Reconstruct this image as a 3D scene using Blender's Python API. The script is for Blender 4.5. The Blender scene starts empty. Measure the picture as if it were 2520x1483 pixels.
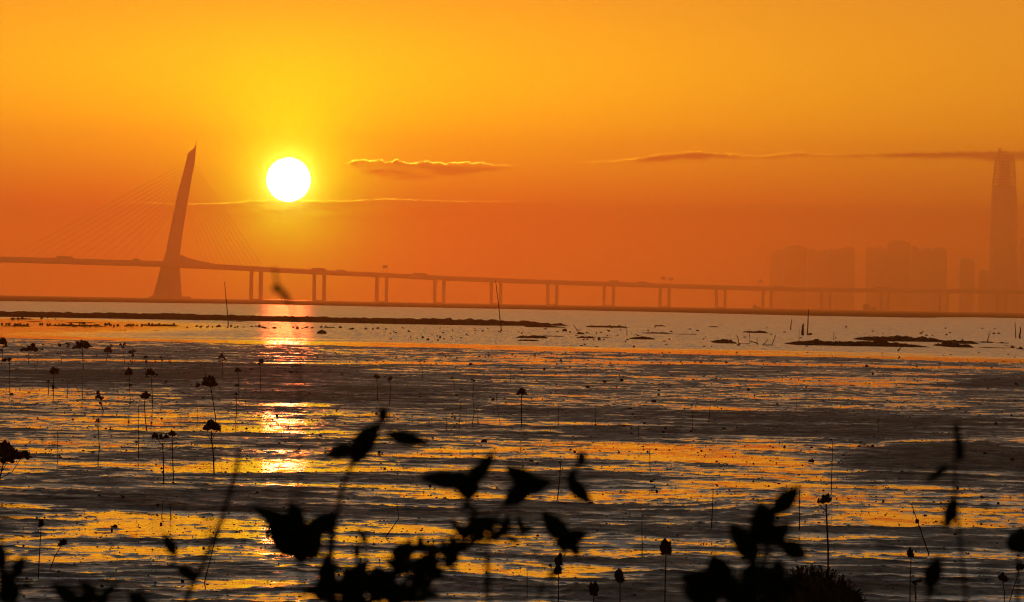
import bpy, bmesh, math, random
import numpy as np
from mathutils import Vector, Matrix

random.seed(7)
C = bpy.context.scene.collection
scene = bpy.context.scene
R = math.radians

# ------------------------------------------------------------------ camera
CAM_H = 4.0
FOV = R(12.0)
PW, PH = 2520.0, 1483.0                       # the photograph, measured on a 2520 px wide view
FPX = (PW / 2) / math.tan(FOV / 2)
ROLL = R(1.0)
PITCH = math.atan(3.3 / FPX)
CAM = Vector((0, 0, CAM_H))
CROT = Matrix.Rotation(R(90) + PITCH, 3, 'X') @ Matrix.Rotation(ROLL, 3, 'Z')


def ray(px, py):
    """direction (not unit, y component about 1) of a point of the photograph"""
    d = CROT @ Vector(((px - PW / 2) / FPX, -(py - PH / 2) / FPX, -1.0))
    return d


def ground(px, py, z=0.0):
    d = ray(px, py)
    t = (z - CAM_H) / d.z
    return CAM + d * t


def at(px, py, Y):
    """the point seen at (px, py) standing Y metres ahead"""
    d = ray(px, py)
    return CAM + d * (Y / d.y)


cam = bpy.data.cameras.new('camera')
camo = bpy.data.objects.new('camera', cam)
C.objects.link(camo)
camo.matrix_world = Matrix.Translation(CAM) @ CROT.to_4x4()
cam.sensor_width = 36.0
cam.lens = 18.0 / math.tan(FOV / 2)
cam.clip_start = 0.5
cam.clip_end = 120000
cam.dof.use_dof = True
cam.dof.focus_distance = 140.0
cam.dof.aperture_fstop = (cam.lens / 1000.0) / 0.0112
scene.camera = camo

# ------------------------------------------------------------------ render settings
scene.view_settings.view_transform = 'Standard'
scene.view_settings.look = 'None'
scene.view_settings.gamma = 1
scene.view_settings.exposure = 0
scene.view_settings.use_curve_mapping = False
scene.render.engine = 'CYCLES'
cy = scene.cycles
cy.max_bounces = 8
cy.diffuse_bounces = 2
cy.glossy_bounces = 3
cy.transmission_bounces = 2
cy.volume_bounces = 2
cy.transparent_max_bounces = 16
cy.sample_clamp_indirect = 6.0
cy.use_denoising = True
cy.filter_width = 1.15

# ------------------------------------------------------------------ node helpers
def lin(c):
    return tuple(((v / 255) / 12.92 if v / 255 <= 0.04045 else ((v / 255 + 0.055) / 1.055) ** 2.4) for v in c) + (1.0,)


class NT:
    def __init__(self, tree):
        self.t = tree
        self.n = tree.nodes
        self.l = tree.links

    def new(self, kind, **kw):
        n = self.n.new(kind)
        for k, v in kw.items():
            setattr(n, k, v)
        return n

    def link(self, a, b):
        self.l.new(a, b)

    def set(self, sock, v):
        if isinstance(v, bpy.types.NodeSocket):
            self.l.new(v, sock)
        else:
            sock.default_value = v

    def math(self, op, a, b=0.0, c=0.0, clamp=False):
        n = self.new('ShaderNodeMath', operation=op, use_clamp=clamp)
        self.set(n.inputs[0], a)
        self.set(n.inputs[1], b)
        self.set(n.inputs[2], c)
        return n.outputs[0]

    def vmath(self, op, a, b=(0, 0, 0), out=0):
        n = self.new('ShaderNodeVectorMath', operation=op)
        self.set(n.inputs[0], a)
        if op == 'SCALE':
            self.set(n.inputs['Scale'], b)
        else:
            self.set(n.inputs[1], b)
        return n.outputs[out]

    def maprange(self, v, a, b, c=0.0, d=1.0, smooth=True):
        n = self.new('ShaderNodeMapRange', interpolation_type='SMOOTHSTEP' if smooth else 'LINEAR')
        self.set(n.inputs[0], v)
        for i, x in enumerate((a, b, c, d)):
            self.set(n.inputs[1 + i], x)
        return n.outputs[0]

    def ramp(self, v, stops):
        n = self.new('ShaderNodeValToRGB')
        e = n.color_ramp.elements
        while len(e) < len(stops):
            e.new(0.5)
        for i, (p, c) in enumerate(stops):
            e[i].position = p
            e[i].color = c
        self.set(n.inputs[0], v)
        return n.outputs[0]

    def mix(self, f, a, b, blend='MIX'):
        n = self.new('ShaderNodeMix', data_type='RGBA', blend_type=blend)
        self.set(n.inputs[0], f)
        self.set(n.inputs[6], a)
        self.set(n.inputs[7], b)
        return n.outputs[2]

    def noise(self, vec, scale, detail=3.0, rough=0.55, dim='3D'):
        n = self.new('ShaderNodeTexNoise', noise_dimensions=dim)
        self.set(n.inputs['Vector'], vec)
        n.inputs['Scale'].default_value = scale
        n.inputs['Detail'].default_value = detail
        n.inputs['Roughness'].default_value = rough
        return n


def material(name):
    m = bpy.data.materials.new(name)
    m.use_nodes = True
    m.node_tree.nodes.clear()
    nt = NT(m.node_tree)
    out = nt.new('ShaderNodeOutputMaterial')
    return m, nt, out


def principled(name, col, rough=0.8, spec=0.3, var=0.25, scale=6.0):
    m, nt, out = material(name)
    p = nt.new('ShaderNodeBsdfPrincipled')
    tc = nt.new('ShaderNodeTexCoord')
    n = nt.noise(tc.outputs['Object'], scale)
    lo = tuple(v * (1 - var) for v in col) + (1,)
    hi = tuple(v * (1 + var) for v in col) + (1,)
    nt.link(nt.mix(n.outputs[0], lo, hi), p.inputs['Base Color'])
    p.inputs['Roughness'].default_value = rough
    p.inputs['Specular IOR Level'].default_value = spec
    nt.link(p.outputs[0], out.inputs[0])
    return m


# ------------------------------------------------------------------ sky, sun
SUN_PX = (710, 443)
sd = ray(*SUN_PX).normalized()
SUN_ELEV = math.asin(sd.z)
SUN_AZ = math.atan2(sd.x, sd.y)               # clockwise from +Y

world = bpy.data.worlds.new('World')
scene.world = world
world.use_nodes = True
wt = NT(world.node_tree)
wt.n.clear()
wout = wt.new('ShaderNodeOutputWorld')
tc = wt.new('ShaderNodeTexCoord')
D = tc.outputs['Generated']
sep = wt.new('ShaderNodeSeparateXYZ')
wt.link(D, sep.inputs[0])
u = wt.math('SQRT', wt.math('MAXIMUM', sep.outputs[2], 0.0))


def sq(deg):
    return math.sqrt(math.sin(R(deg)))


base = wt.ramp(u, [
    (0.0, (0.19, 0.055, 0.012, 1)),
    (sq(1.1), (0.46, 0.055, 0.004, 1)),
    (sq(2.1), (1.40, 0.46, 0.010, 1)),
    (sq(3.5), (1.15, 0.50, 0.028, 1)),
    (sq(5.6), (0.95, 0.42, 0.075, 1)),
    (sq(7.8), (0.48, 0.38, 0.20, 1)),
    (sq(11), (0.36, 0.345, 0.285, 1)),
    (sq(18), (0.31, 0.305, 0.28, 1)),
    (sq(40), (0.14, 0.145, 0.145, 1)),
    (1.0, (0.045, 0.047, 0.053, 1))])
facing = wt.vmath('DOT_PRODUCT', D, tuple(sd), out=1)
base = wt.vmath('SCALE', base, wt.maprange(facing, -0.1, 0.85, 0.10, 1.0))   # the sky behind the camera is dim
th = wt.vmath('DISTANCE', D, tuple(sd), out=1)
thd = wt.math('MULTIPLY', th, 180 / math.pi)


def expo(k):
    return wt.math('POWER', math.e, wt.math('MULTIPLY', thd, -1 / k))


h1 = wt.math('MULTIPLY', expo(5.0), wt.maprange(sep.outputs[2], math.sin(R(0.95)), math.sin(R(2.2))))
h1 = wt.math('MULTIPLY', h1, wt.maprange(sep.outputs[2], math.sin(R(2.3)), math.sin(R(4.0)), 1.0, 0.15))
glow = wt.vmath('ADD', base, wt.vmath('SCALE', (2.10, 2.00, -0.010), h1))
glow = wt.vmath('ADD', glow, wt.vmath('SCALE', (6.0, 12.0, 0.02), expo(0.37)))
glow = wt.vmath('ADD', glow, wt.vmath('SCALE', (60.0, 55.0, 16.0), expo(0.085)))
glow = wt.vmath('MAXIMUM', glow, (0.002, 0.002, 0.002))

# clouds of the far sky, in azimuth and elevation (degrees)
az = wt.math('MULTIPLY', wt.math('ARCTAN2', sep.outputs[0], sep.outputs[1]), 180 / math.pi)
el = wt.math('MULTIPLY', wt.math('ARCSINE', sep.outputs[2]), 180 / math.pi)
cmb = wt.new('ShaderNodeCombineXYZ')
wt.link(az, cmb.inputs[0]); wt.link(el, cmb.inputs[1])


def azel(px, py):
    d = ray(px, py).normalized()
    return math.degrees(math.atan2(d.x, d.y)), math.degrees(math.asin(d.z))


def curve(pts):
    n = wt.new('ShaderNodeFloatCurve')
    c = n.mapping.curves[0]
    q = [((a_ + 8) / 16, e_ / 4) for a_, e_ in (azel(*p) for p in pts)]
    c.points[0].location = q[0]
    c.points[1].location = q[-1]
    for a_, e_ in q[1:-1]: c.points.new(a_, e_)
    for p_ in c.points: p_.handle_type = 'AUTO'
    n.mapping.extend = 'HORIZONTAL'
    n.mapping.update()
    wt.link(wt.math('DIVIDE', wt.math('ADD', az, 8.0), 16.0), n.inputs[1])
    return wt.math('MULTIPLY', n.outputs[0], 4.0)


def stretched(sx, sy, detail=4, rough=0.6):
    return wt.noise(wt.vmath('MULTIPLY', cmb.outputs[0], (sx, sy, 0)), 1.0, detail, rough).outputs[0]


def window(x0, x1, x2, x3):
    a0, a1, a2, a3 = (azel(x, 420)[0] for x in (x0, x1, x2, x3))
    return wt.math('MULTIPLY', wt.maprange(az, a0, a1), wt.maprange(az, a3, a2))


def cloud(glow, top, bot, win, dens, rim, rim_w, ragged, soft_top, soft_bot, rim_win=1.0, thin=0.3):
    t_ = wt.math('ADD', curve(top), wt.math('MULTIPLY', wt.math('SUBTRACT', stretched(11, 5, 6, 0.68), 0.5), ragged))
    b_ = wt.math('ADD', curve(bot), wt.math('MULTIPLY', wt.math('SUBTRACT', stretched(2.2, 9), 0.5), ragged * 1.6))
    below = wt.math('SUBTRACT', t_, el)
    m = wt.math('MULTIPLY', wt.maprange(below, 0.0, soft_top), wt.maprange(wt.math('SUBTRACT', el, b_), 0.0, soft_bot))
    m = wt.math('MULTIPLY', m, win)
    body = wt.math('MULTIPLY', m, wt.maprange(stretched(1.6, 12, 5), 0.34, 0.64, dens * thin, dens))
    glow = wt.vmath('SCALE', glow, wt.math('SUBTRACT', 1.0, body))
    d_ = wt.math('DIVIDE', below, rim_w)
    g_ = wt.math('POWER', math.e, wt.math('MULTIPLY', wt.math('MULTIPLY', d_, d_), -1.0))
    g_ = wt.math('MULTIPLY', wt.math('MULTIPLY', wt.math('MULTIPLY', g_, win), rim_win), wt.maprange(stretched(7, 3, 4), 0.34, 0.62, 0.12, 1.0))
    return wt.vmath('ADD', glow, wt.vmath('SCALE', rim, g_))


bank_top = [(-200, 506), (0, 503), (150, 503), (239, 505), (308, 502), (328, 499), (376, 499.5), (438, 503), (506, 502), (561, 499), (615, 495.6), (650, 492.5), (710, 495), (765, 494), (861, 495.5), (930, 490.8), (981, 491), (1060, 494), (1142, 496), (1234, 496), (1400, 498), (1700, 503), (2100, 500), (2700, 495)]
glow = cloud(glow, bank_top, [(x, y + 105) for x, y in bank_top], 1.0, 0.42, (4.2, 3.0, 0.15), 0.0065, 0.05, 0.03, 0.45, window(230, 640, 800, 1400))
g1_top = [(820, 414), (846, 404), (873, 396), (892, 393), (913, 394), (930, 398), (944, 395), (961, 400), (978, 393), (995, 401), (1018, 402), (1040, 399.5), (1066, 398), (1097, 404), (1118, 399), (1142, 401.5), (1165, 399), (1186, 404), (1217, 405), (1241, 409), (1262, 406), (1276, 410), (1300, 414), (1330, 412), (1350, 407), (1376, 407), (1400, 412), (1440, 414)]
g1_bot = [(820, 420), (846, 408), (880, 428), (920, 446), (1000, 448), (1080, 446), (1150, 450), (1190, 438), (1240, 424), (1276, 413), (1320, 417), (1350, 412), (1376, 411), (1440, 418)]
glow = cloud(glow, g1_top, g1_bot, window(842, 866, 1270, 1420), 0.80, (12.0, 8.8, 0.6), 0.0075, 0.13, 0.03, 0.10, window(842, 866, 1100, 1300))
s_top = [(1400, 412), (1435, 401), (1470, 399), (1500, 396.5), (1540, 393), (1580, 388), (1620, 381), (1660, 377), (1720, 373), (1760, 377), (1800, 379), (1840, 384), (1880, 384), (1920, 380), (1960, 375), (2000, 378), (2050, 381), (2100, 378), (2160, 377), (2250, 373), (2330, 371), (2400, 371), (2520, 368), (2700, 366)]
s_bot = [(1400, 413), (1435, 404), (1500, 404), (1580, 404), (1660, 402), (1720, 400), (1800, 396), (1880, 397), (1960, 393), (2050, 392), (2160, 394), (2250, 396), (2400, 400), (2520, 402), (2700, 404)]
glow = cloud(glow, s_top, s_bot, window(1390, 1500, 3200, 3400), 0.97, (2.4, 1.2, 0.05), 0.010, 0.07, 0.04, 0.07, window(1400, 1460, 1700, 2200), 0.8)
bg = wt.new('ShaderNodeBackground')
wt.link(glow, bg.inputs[0])
bg.inputs[1].default_value = 1.0
sky = wt.new('ShaderNodeTexSky')
sky.sky_type = 'NISHITA'
sky.sun_disc = False
sky.sun_elevation = SUN_ELEV
sky.sun_rotation = SUN_AZ
sky.air_density = 2.0
sky.dust_density = 6.0
bg2 = wt.new('ShaderNodeBackground')
wt.link(sky.outputs[0], bg2.inputs[0])
bg2.inputs[1].default_value = 0.02
add = wt.new('ShaderNodeAddShader')
wt.link(bg.outputs[0], add.inputs[0])
wt.link(bg2.outputs[0], add.inputs[1])
wt.link(add.outputs[0], wout.inputs[0])

sl = bpy.data.lights.new('sun_light', 'SUN')
sl.energy = 0.155
sl.color = (1.0, 0.11, 0.02)
sl.angle = R(0.5)
slo = bpy.data.objects.new('sun_light', sl)
C.objects.link(slo)
slo.rotation_euler = sd.to_track_quat('Z', 'Y').to_euler()
slo.location = (0, -20, 60)

# ------------------------------------------------------------------ object helpers
def tag(o, label=None, cat=None, group=None, kind=None):
    if label: o['label'] = label
    if cat: o['category'] = cat
    if group: o['group'] = group
    if kind: o['kind'] = kind
    return o


def mesh_obj(name, verts, faces, mat, parent=None, smooth=False):
    me = bpy.data.meshes.new(name)
    me.from_pydata([tuple(v) for v in verts], [], faces)
    me.update()
    if smooth:
        me.polygons.foreach_set('use_smooth', [True] * len(me.polygons))
    o = bpy.data.objects.new(name, me)
    C.objects.link(o)
    if mat: me.materials.append(mat)
    if parent: o.parent = parent
    return o


def np_grid(name, X, Y, Z, mat):
    nr, nc = X.shape
    me = bpy.data.meshes.new(name)
    co = np.stack([X, Y, Z], -1).reshape(-1, 3).astype(np.float32)
    idx = np.arange(nr * nc).reshape(nr, nc)
    q = np.stack([idx[:-1, :-1], idx[:-1, 1:], idx[1:, 1:], idx[1:, :-1]], -1).reshape(-1, 4)
    nf = len(q)
    me.vertices.add(len(co))
    me.vertices.foreach_set('co', co.ravel())
    me.loops.add(nf * 4)
    me.loops.foreach_set('vertex_index', q.ravel().astype(np.int32))
    me.polygons.add(nf)
    me.polygons.foreach_set('loop_start', np.arange(0, nf * 4, 4, dtype=np.int32))
    me.polygons.foreach_set('loop_total', np.full(nf, 4, dtype=np.int32))
    me.polygons.foreach_set('use_smooth', np.ones(nf, dtype=bool))
    me.update(calc_edges=True)
    me.validate()
    o = bpy.data.objects.new(name, me)
    C.objects.link(o)
    me.materials.append(mat)
    return o


# ------------------------------------------------------------------ numpy noise
def vnoise(x, y, seed):
    xi = np.floor(x).astype(np.int64)
    yi = np.floor(y).astype(np.int64)
    fx = x - xi
    fy = y - yi
    fx = fx * fx * fx * (fx * (fx * 6 - 15) + 10)
    fy = fy * fy * fy * (fy * (fy * 6 - 15) + 10)

    def hsh(a, b):
        h = (a * 374761393 + b * 668265263 + seed * 974634777) & 0xFFFFFFFF
        h = ((h ^ (h >> 13)) * 1274126177) & 0xFFFFFFFF
        h = (h ^ (h >> 16)) & 0xFFFFFFFF
        return h / 4294967295.0 * 2 - 1
    a = hsh(xi, yi); b = hsh(xi + 1, yi); c = hsh(xi, yi + 1); d = hsh(xi + 1, yi + 1)
    return (a * (1 - fx) + b * fx) * (1 - fy) + (c * (1 - fx) + d * fx) * fy


def fbm(x, y, seed, octs=4, gain=0.5, lac=2.03):
    s = np.zeros_like(x)
    a = 1.0
    t = 0.0
    for i in range(octs):
        s += a * vnoise(x, y, seed + i * 17)
        t += a
        a *= gain
        x = x * lac + 13.7
        y = y * lac - 5.1
    return s / t


def sstep(x, a, b):
    t = np.clip((x - a) / (b - a), 0, 1)
    return t * t * (3 - 2 * t)


# ------------------------------------------------------------------ materials of the shore
def wet_normal(nt, geo, parts):
    """shading normal tilted by noise of several sizes: parts = (scale, tilt x, tilt y, detail)"""
    tcn = nt.new('ShaderNodeTexCoord')
    v = geo.outputs['Normal']
    for sc, kx, ky, det in parts:
        n = nt.noise(tcn.outputs['Object'], sc, det, 0.6)
        c = nt.vmath('SUBTRACT', n.outputs['Color'], (0.5, 0.5, 0.5))
        k = nt.vmath('MULTIPLY', c, (kx, ky, 0.0)) if not isinstance(kx, bpy.types.NodeSocket) else nt.vmath('SCALE', nt.vmath('MULTIPLY', c, (1.0, ky, 0.0)), kx)
        v = nt.vmath('ADD', v, k)
    return nt.vmath('NORMALIZE', v), tcn


def make_mud():
    m, nt, out = material('wet_mud')
    geo = nt.new('ShaderNodeNewGeometry')
    p = nt.new('ShaderNodeBsdfPrincipled')
    tcn = nt.new('ShaderNodeTexCoord')
    sp = nt.new('ShaderNodeSeparateXYZ')
    nt.link(geo.outputs['Position'], sp.inputs[0])
    n = nt.noise(tcn.outputs['Object'], 1.3, 4)
    n2 = nt.noise(nt.vmath('MULTIPLY', tcn.outputs['Object'], (0.22, 0.42, 0.0)), 1.0, 5, 0.65)
    # a film of water stays on the low mud and on some flats
    low = nt.maprange(sp.outputs[2], 0.002, 0.020, 1.0, 0.0)
    dry = nt.maprange(sp.outputs[2], 0.024, 0.062)
    film = nt.math('MAXIMUM', low, nt.math('MULTIPLY', nt.maprange(n2.outputs[0], 0.49, 0.64), nt.math('SUBTRACT', 1.0, dry)))
    v = geo.outputs['Normal']
    for sc, k in ((0.8, 0.16), (2.6, 0.34), (11.0, 0.6)):
        nz = nt.noise(tcn.outputs['Object'], sc, 3, 0.62)
        c = nt.vmath('SUBTRACT', nz.outputs['Color'], (0.5, 0.5, 0.5))
        c = nt.vmath('MULTIPLY', c, (k, k, 0.0))
        v = nt.vmath('ADD', v, nt.vmath('SCALE', c, nt.math('SUBTRACT', 1.0, nt.math('MULTIPLY', film, 0.72))))
    nt.link(nt.mix(n.outputs[0], (0.006, 0.005, 0.0048, 1), (0.022, 0.018, 0.017, 1)), p.inputs['Base Color'])
    nt.link(nt.math('ADD', nt.math('MULTIPLY', film, -0.40), nt.maprange(n.outputs[0], 0.3, 0.7, 0.50, 0.75)), p.inputs['Roughness'])
    nt.link(nt.math('MULTIPLY', nt.maprange(film, 0, 1, 0.20, 0.62), nt.math('SUBTRACT', 1.0, nt.math('MULTIPLY', dry, 0.85))), p.inputs['Specular IOR Level'])
    nt.link(nt.vmath('NORMALIZE', v), p.inputs['Normal'])
    nt.link(p.outputs[0], out.inputs[0])
    return m


def make_water():
    m, nt, out = material('sea_water')
    geo = nt.new('ShaderNodeNewGeometry')
    p = nt.new('ShaderNodeBsdfPrincipled')
    sepp = nt.new('ShaderNodeSeparateXYZ')
    nt.link(geo.outputs['Position'], sepp.inputs[0])
    px, py = sepp.outputs[0], sepp.outputs[1]
    tcn = nt.new('ShaderNodeTexCoord')
    wob = nt.noise(tcn.outputs['Object'], 0.02, 4)
    wv = nt.math('MULTIPLY', nt.math('SUBTRACT', wob.outputs[0], 0.5), 160.0)
    yy = nt.math('ADD', py, wv)
    open_w = nt.maprange(nt.math('ADD', yy, nt.math('MULTIPLY', px, 0.75)), 432, 475)                       # wind ripples on the open water
    cx = nt.math('DIVIDE', nt.math('ADD', px, 82.0), 46.0)   # a sheltered slick
    cyy = nt.math('DIVIDE', nt.math('SUBTRACT', yy, 600.0), 210.0)
    rr = nt.math('ADD', nt.math('MULTIPLY', cx, cx), nt.math('MULTIPLY', cyy, cyy))
    slick = nt.maprange(rr, 0.5, 1.3)
    rip = nt.math('MULTIPLY', open_w, slick)
    # ripples: small in the pools, several degrees on the open water
    k1 = nt.maprange(rip, 0, 1, 0.075, 0.36, smooth=False)
    v = geo.outputs['Normal']
    for sc, f in ((0.35, 0.6), (1.7, 1.0), (7.0, 0.7)):
        nz = nt.noise(tcn.outputs['Object'], sc, 2, 0.6)
        c = nt.vmath('SUBTRACT', nz.outputs['Color'], (0.5, 0.5, 0.5))
        c = nt.vmath('MULTIPLY', c, (0.6 * f, f, 0.0))
        v = nt.vmath('ADD', v, nt.vmath('SCALE', c, k1))
    # wind lanes running away from the viewer
    nz = nt.noise(nt.vmath('MULTIPLY', tcn.outputs['Object'], (3.2, 0.07, 0.0)), 1.0, 4, 0.75)
    c = nt.vmath('MULTIPLY', nt.vmath('SUBTRACT', nz.outputs['Color'], (0.5, 0.5, 0.5)), (0.10, 0.55, 0.0))
    v = nt.vmath('ADD', v, nt.vmath('SCALE', c, nt.math('MULTIPLY', rip, 1.9)))
    nrm = nt.vmath('NORMALIZE', v)
    p.inputs['Base Color'].default_value = (0.012, 0.011, 0.009, 1)
    nt.link(nt.maprange(rip, 0, 1, 0.045, 0.22, smooth=False), p.inputs['Roughness'])
    p.inputs['IOR'].default_value = 1.333
    nt.link(nrm, p.inputs['Normal'])
    nt.link(p.outputs[0], out.inputs[0])
    return m


MUD = make_mud()
WATER = make_water()

# ------------------------------------------------------------------ water sheet and mudflat
HAZE_END = 14000.0
wv = [(-6000, -60, 0), (6000, -60, 0), (6000, HAZE_END - 100, 0), (-6000, HAZE_END - 100, 0)]
water = mesh_obj('water', wv, [(0, 1, 2, 3)], WATER)
tag(water, 'shallow tidal water reaching from the mudflat to the far bridge', kind='structure')

NR, NCOL = 800, 1300
inv = np.linspace(1 / 44.0, 1 / 462.0, NR)
yv = 1 / inv
tv = np.linspace(-0.150, 0.150, NCOL)
YY = np.repeat(yv[:, None], NCOL, 1)
XX = YY * tv[None, :]
CR = np.array(CROT)


def to_px(X, Y, Z):
    P = np.stack([X, Y, Z - CAM_H], -1) @ CR
    return PW / 2 + FPX * P[..., 0] / -P[..., 2], PH / 2 - FPX * P[..., 1] / -P[..., 2]


PX, PY = to_px(XX, YY, np.zeros_like(XX))
# wet and dry ground: (x, y, rx, ry, lift) read off the photograph's ground
BLOBS = [
    (250, 925, 620, 34, .055), (900, 975, 420, 30, .045), (700, 905, 260, 14, .03), (330, 868, 420, 22, .02),
    (2420, 1140, 380, 44, .09), (1900, 1066, 560, 16, .06), (1750, 1028, 420, 10, .05), (2450, 945, 160, 14, .06),
    (2300, 1040, 330, 16, .05), (1200, 1190, 330, 24, .045), (1850, 1310, 520, 18, .05), (1300, 1270, 420, 22, .04),
    (300, 1225, 420, 14, .045), (150, 1180, 260, 10, .03), (420, 1345, 300, 7, .025), (200, 1420, 260, 6, .025), (800, 1290, 260, 8, .02), (2350, 1345, 330, 14, .04), (560, 1260, 300, 14, .03),
    (1550, 1380, 420, 14, .03), (200, 1452, 400, 26, .05), (2000, 1450, 520, 22, .05), (1250, 1010, 330, 14, .03),
    (1800, 1125, 330, 46, -.045), (1350, 888, 420, 20, -.030), (2080, 938, 260, 18, -.035), (2150, 1250, 420, 44, -.04),
    (450, 1385, 420, 22, -.026), (300, 1300, 360, 12, -.022), (1750, 1230, 260, 22, -.03), (980, 1040, 300, 10, -.02),
    (200, 985, 300, 12, -.02), (700, 1048, 120, 8, -.05), (700, 998, 80, 5, -.07), (690, 1140, 160, 12, -.03),
    (1650, 990, 500, 16, -.02), (1100, 1120, 300, 16, -.02), (2300, 1420, 260, 12, -.03),
]
ctl = np.zeros_like(XX)
wx = PX + 60 * fbm(XX / 6, YY / 9, 91, 3)
wy = PY + 9 * fbm(XX / 5, YY / 8, 92, 3)
for bx, by, rx, ry, a in BLOBS:
    r2 = ((wx - bx) / rx) ** 2 + ((wy - by) / ry) ** 2
    ctl += a * np.exp(-r2 * 1.1)
far = sstep(YY, 90, 300)
WX = XX + 4.0 * fbm(XX / 14, YY / 14, 61, 3) + 1.0 * fbm(XX / 3, YY / 3, 63, 2)
WY = YY + 6.0 * fbm(XX / 11, YY / 16, 62, 3) + 1.2 * fbm(XX / 2.5, YY / 3, 64, 2)
H = (0.042 * fbm(WX / 6.0, WY / 4.0, 1, 3) * (1 - .25 * far)
     + 0.054 * fbm(WX / 2.3, WY / 0.75, 2, 5, 0.64) * (1 - .35 * far)
     + 0.032 * fbm(XX / 0.60, YY / 0.24, 3, 3, 0.62) * (1 - .5 * far)
     + 0.013 * fbm(XX / 0.16, YY / 0.20, 4, 2, 0.6))
for c0, amp, k, ph, wd, dp in ((318, 26, 17.0, 0.4, 5.5, .05), (262, 20, 11.0, 2.0, 4.0, .035), (148, 10, 6.5, 4.4, 1.8, .035), (112, 7, 5.0, 1.1, 1.2, .03), (84, 4, 4.0, 3.0, 0.8, .03)):
    yc = c0 + amp * np.sin(XX / k + ph) + amp * .5 * fbm(XX / (k * .7), XX * 0 + c0, 71, 3)
    H -= dp * np.exp(-((YY - yc) / wd) ** 2) * (0.4 + 0.6 * sstep(fbm(XX / (k * 1.5), YY / 30, 73, 2), -.3, .3))
H += 0.014 * far * sstep(PX, 700, 1500)
H += np.where(ctl > 0, ctl * 1.0, ctl * 0.6) + 0.006 + 0.004 * far
edge = 418 + 46 * (-XX / 60) * 0.9 + 10 * fbm(XX / 14, XX * 0, 5, 4)   # the waterline
H -= 0.12 * sstep(YY, edge - 14, edge + 4)
H = np.maximum(H, -0.06)
mud = np_grid('mudflat', XX, YY, H, MUD)
tag(mud, 'wet grey tidal mudflat streaked with shallow shining pools', kind='structure')

# ------------------------------------------------------------------ haze
def box_mesh(name, x0, x1, y0, y1, z0, z1, mat, parent=None):
    v = [(x, y, z) for z in (z0, z1) for y in (y0, y1) for x in (x0, x1)]
    f = [(0, 2, 3, 1), (4, 5, 7, 6), (0, 1, 5, 4), (2, 6, 7, 3), (0, 4, 6, 2), (1, 3, 7, 5)]
    return mesh_obj(name, v, f, mat, parent)


hm, nt, out = material('haze_air')
pv = nt.new('ShaderNodeVolumePrincipled')
pv.inputs['Color'].default_value = (1.0, 0.56, 0.19, 1)
pv.inputs['Density'].default_value = 1.55e-4
pv.inputs['Anisotropy'].default_value = 0.87
nt.link(pv.outputs[0], out.inputs['Volume'])
haze = box_mesh('haze', -6100, 6100, -160, HAZE_END, -2.5, 470, hm)
tag(haze, 'warm orange haze hanging over the bay', kind='stuff')

# ------------------------------------------------------------------ sun disc
sm, nt, out = material('sun_glow')
em = nt.new('ShaderNodeEmission')
em.inputs[0].default_value = (1.0, 0.85, 0.62, 1)
em.inputs[1].default_value = 40.0
nt.link(em.outputs[0], out.inputs[0])
SD = 60000.0
bm = bmesh.new()
bmesh.ops.create_icosphere(bm, subdivisions=4, radius=SD * 54 / FPX)
me = bpy.data.meshes.new('sun'); bm.to_mesh(me); bm.free()
me.polygons.foreach_set('use_smooth', [True] * len(me.polygons))
me.materials.append(sm)
sun = bpy.data.objects.new('sun', me); C.objects.link(sun)
sun.location = CAM + sd * SD
sun.visible_shadow = False                    # a light does not shade the lamp standing in for its own beams
tag(sun, 'blazing white disc of the setting sun above the bridge', 'sun')

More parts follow.
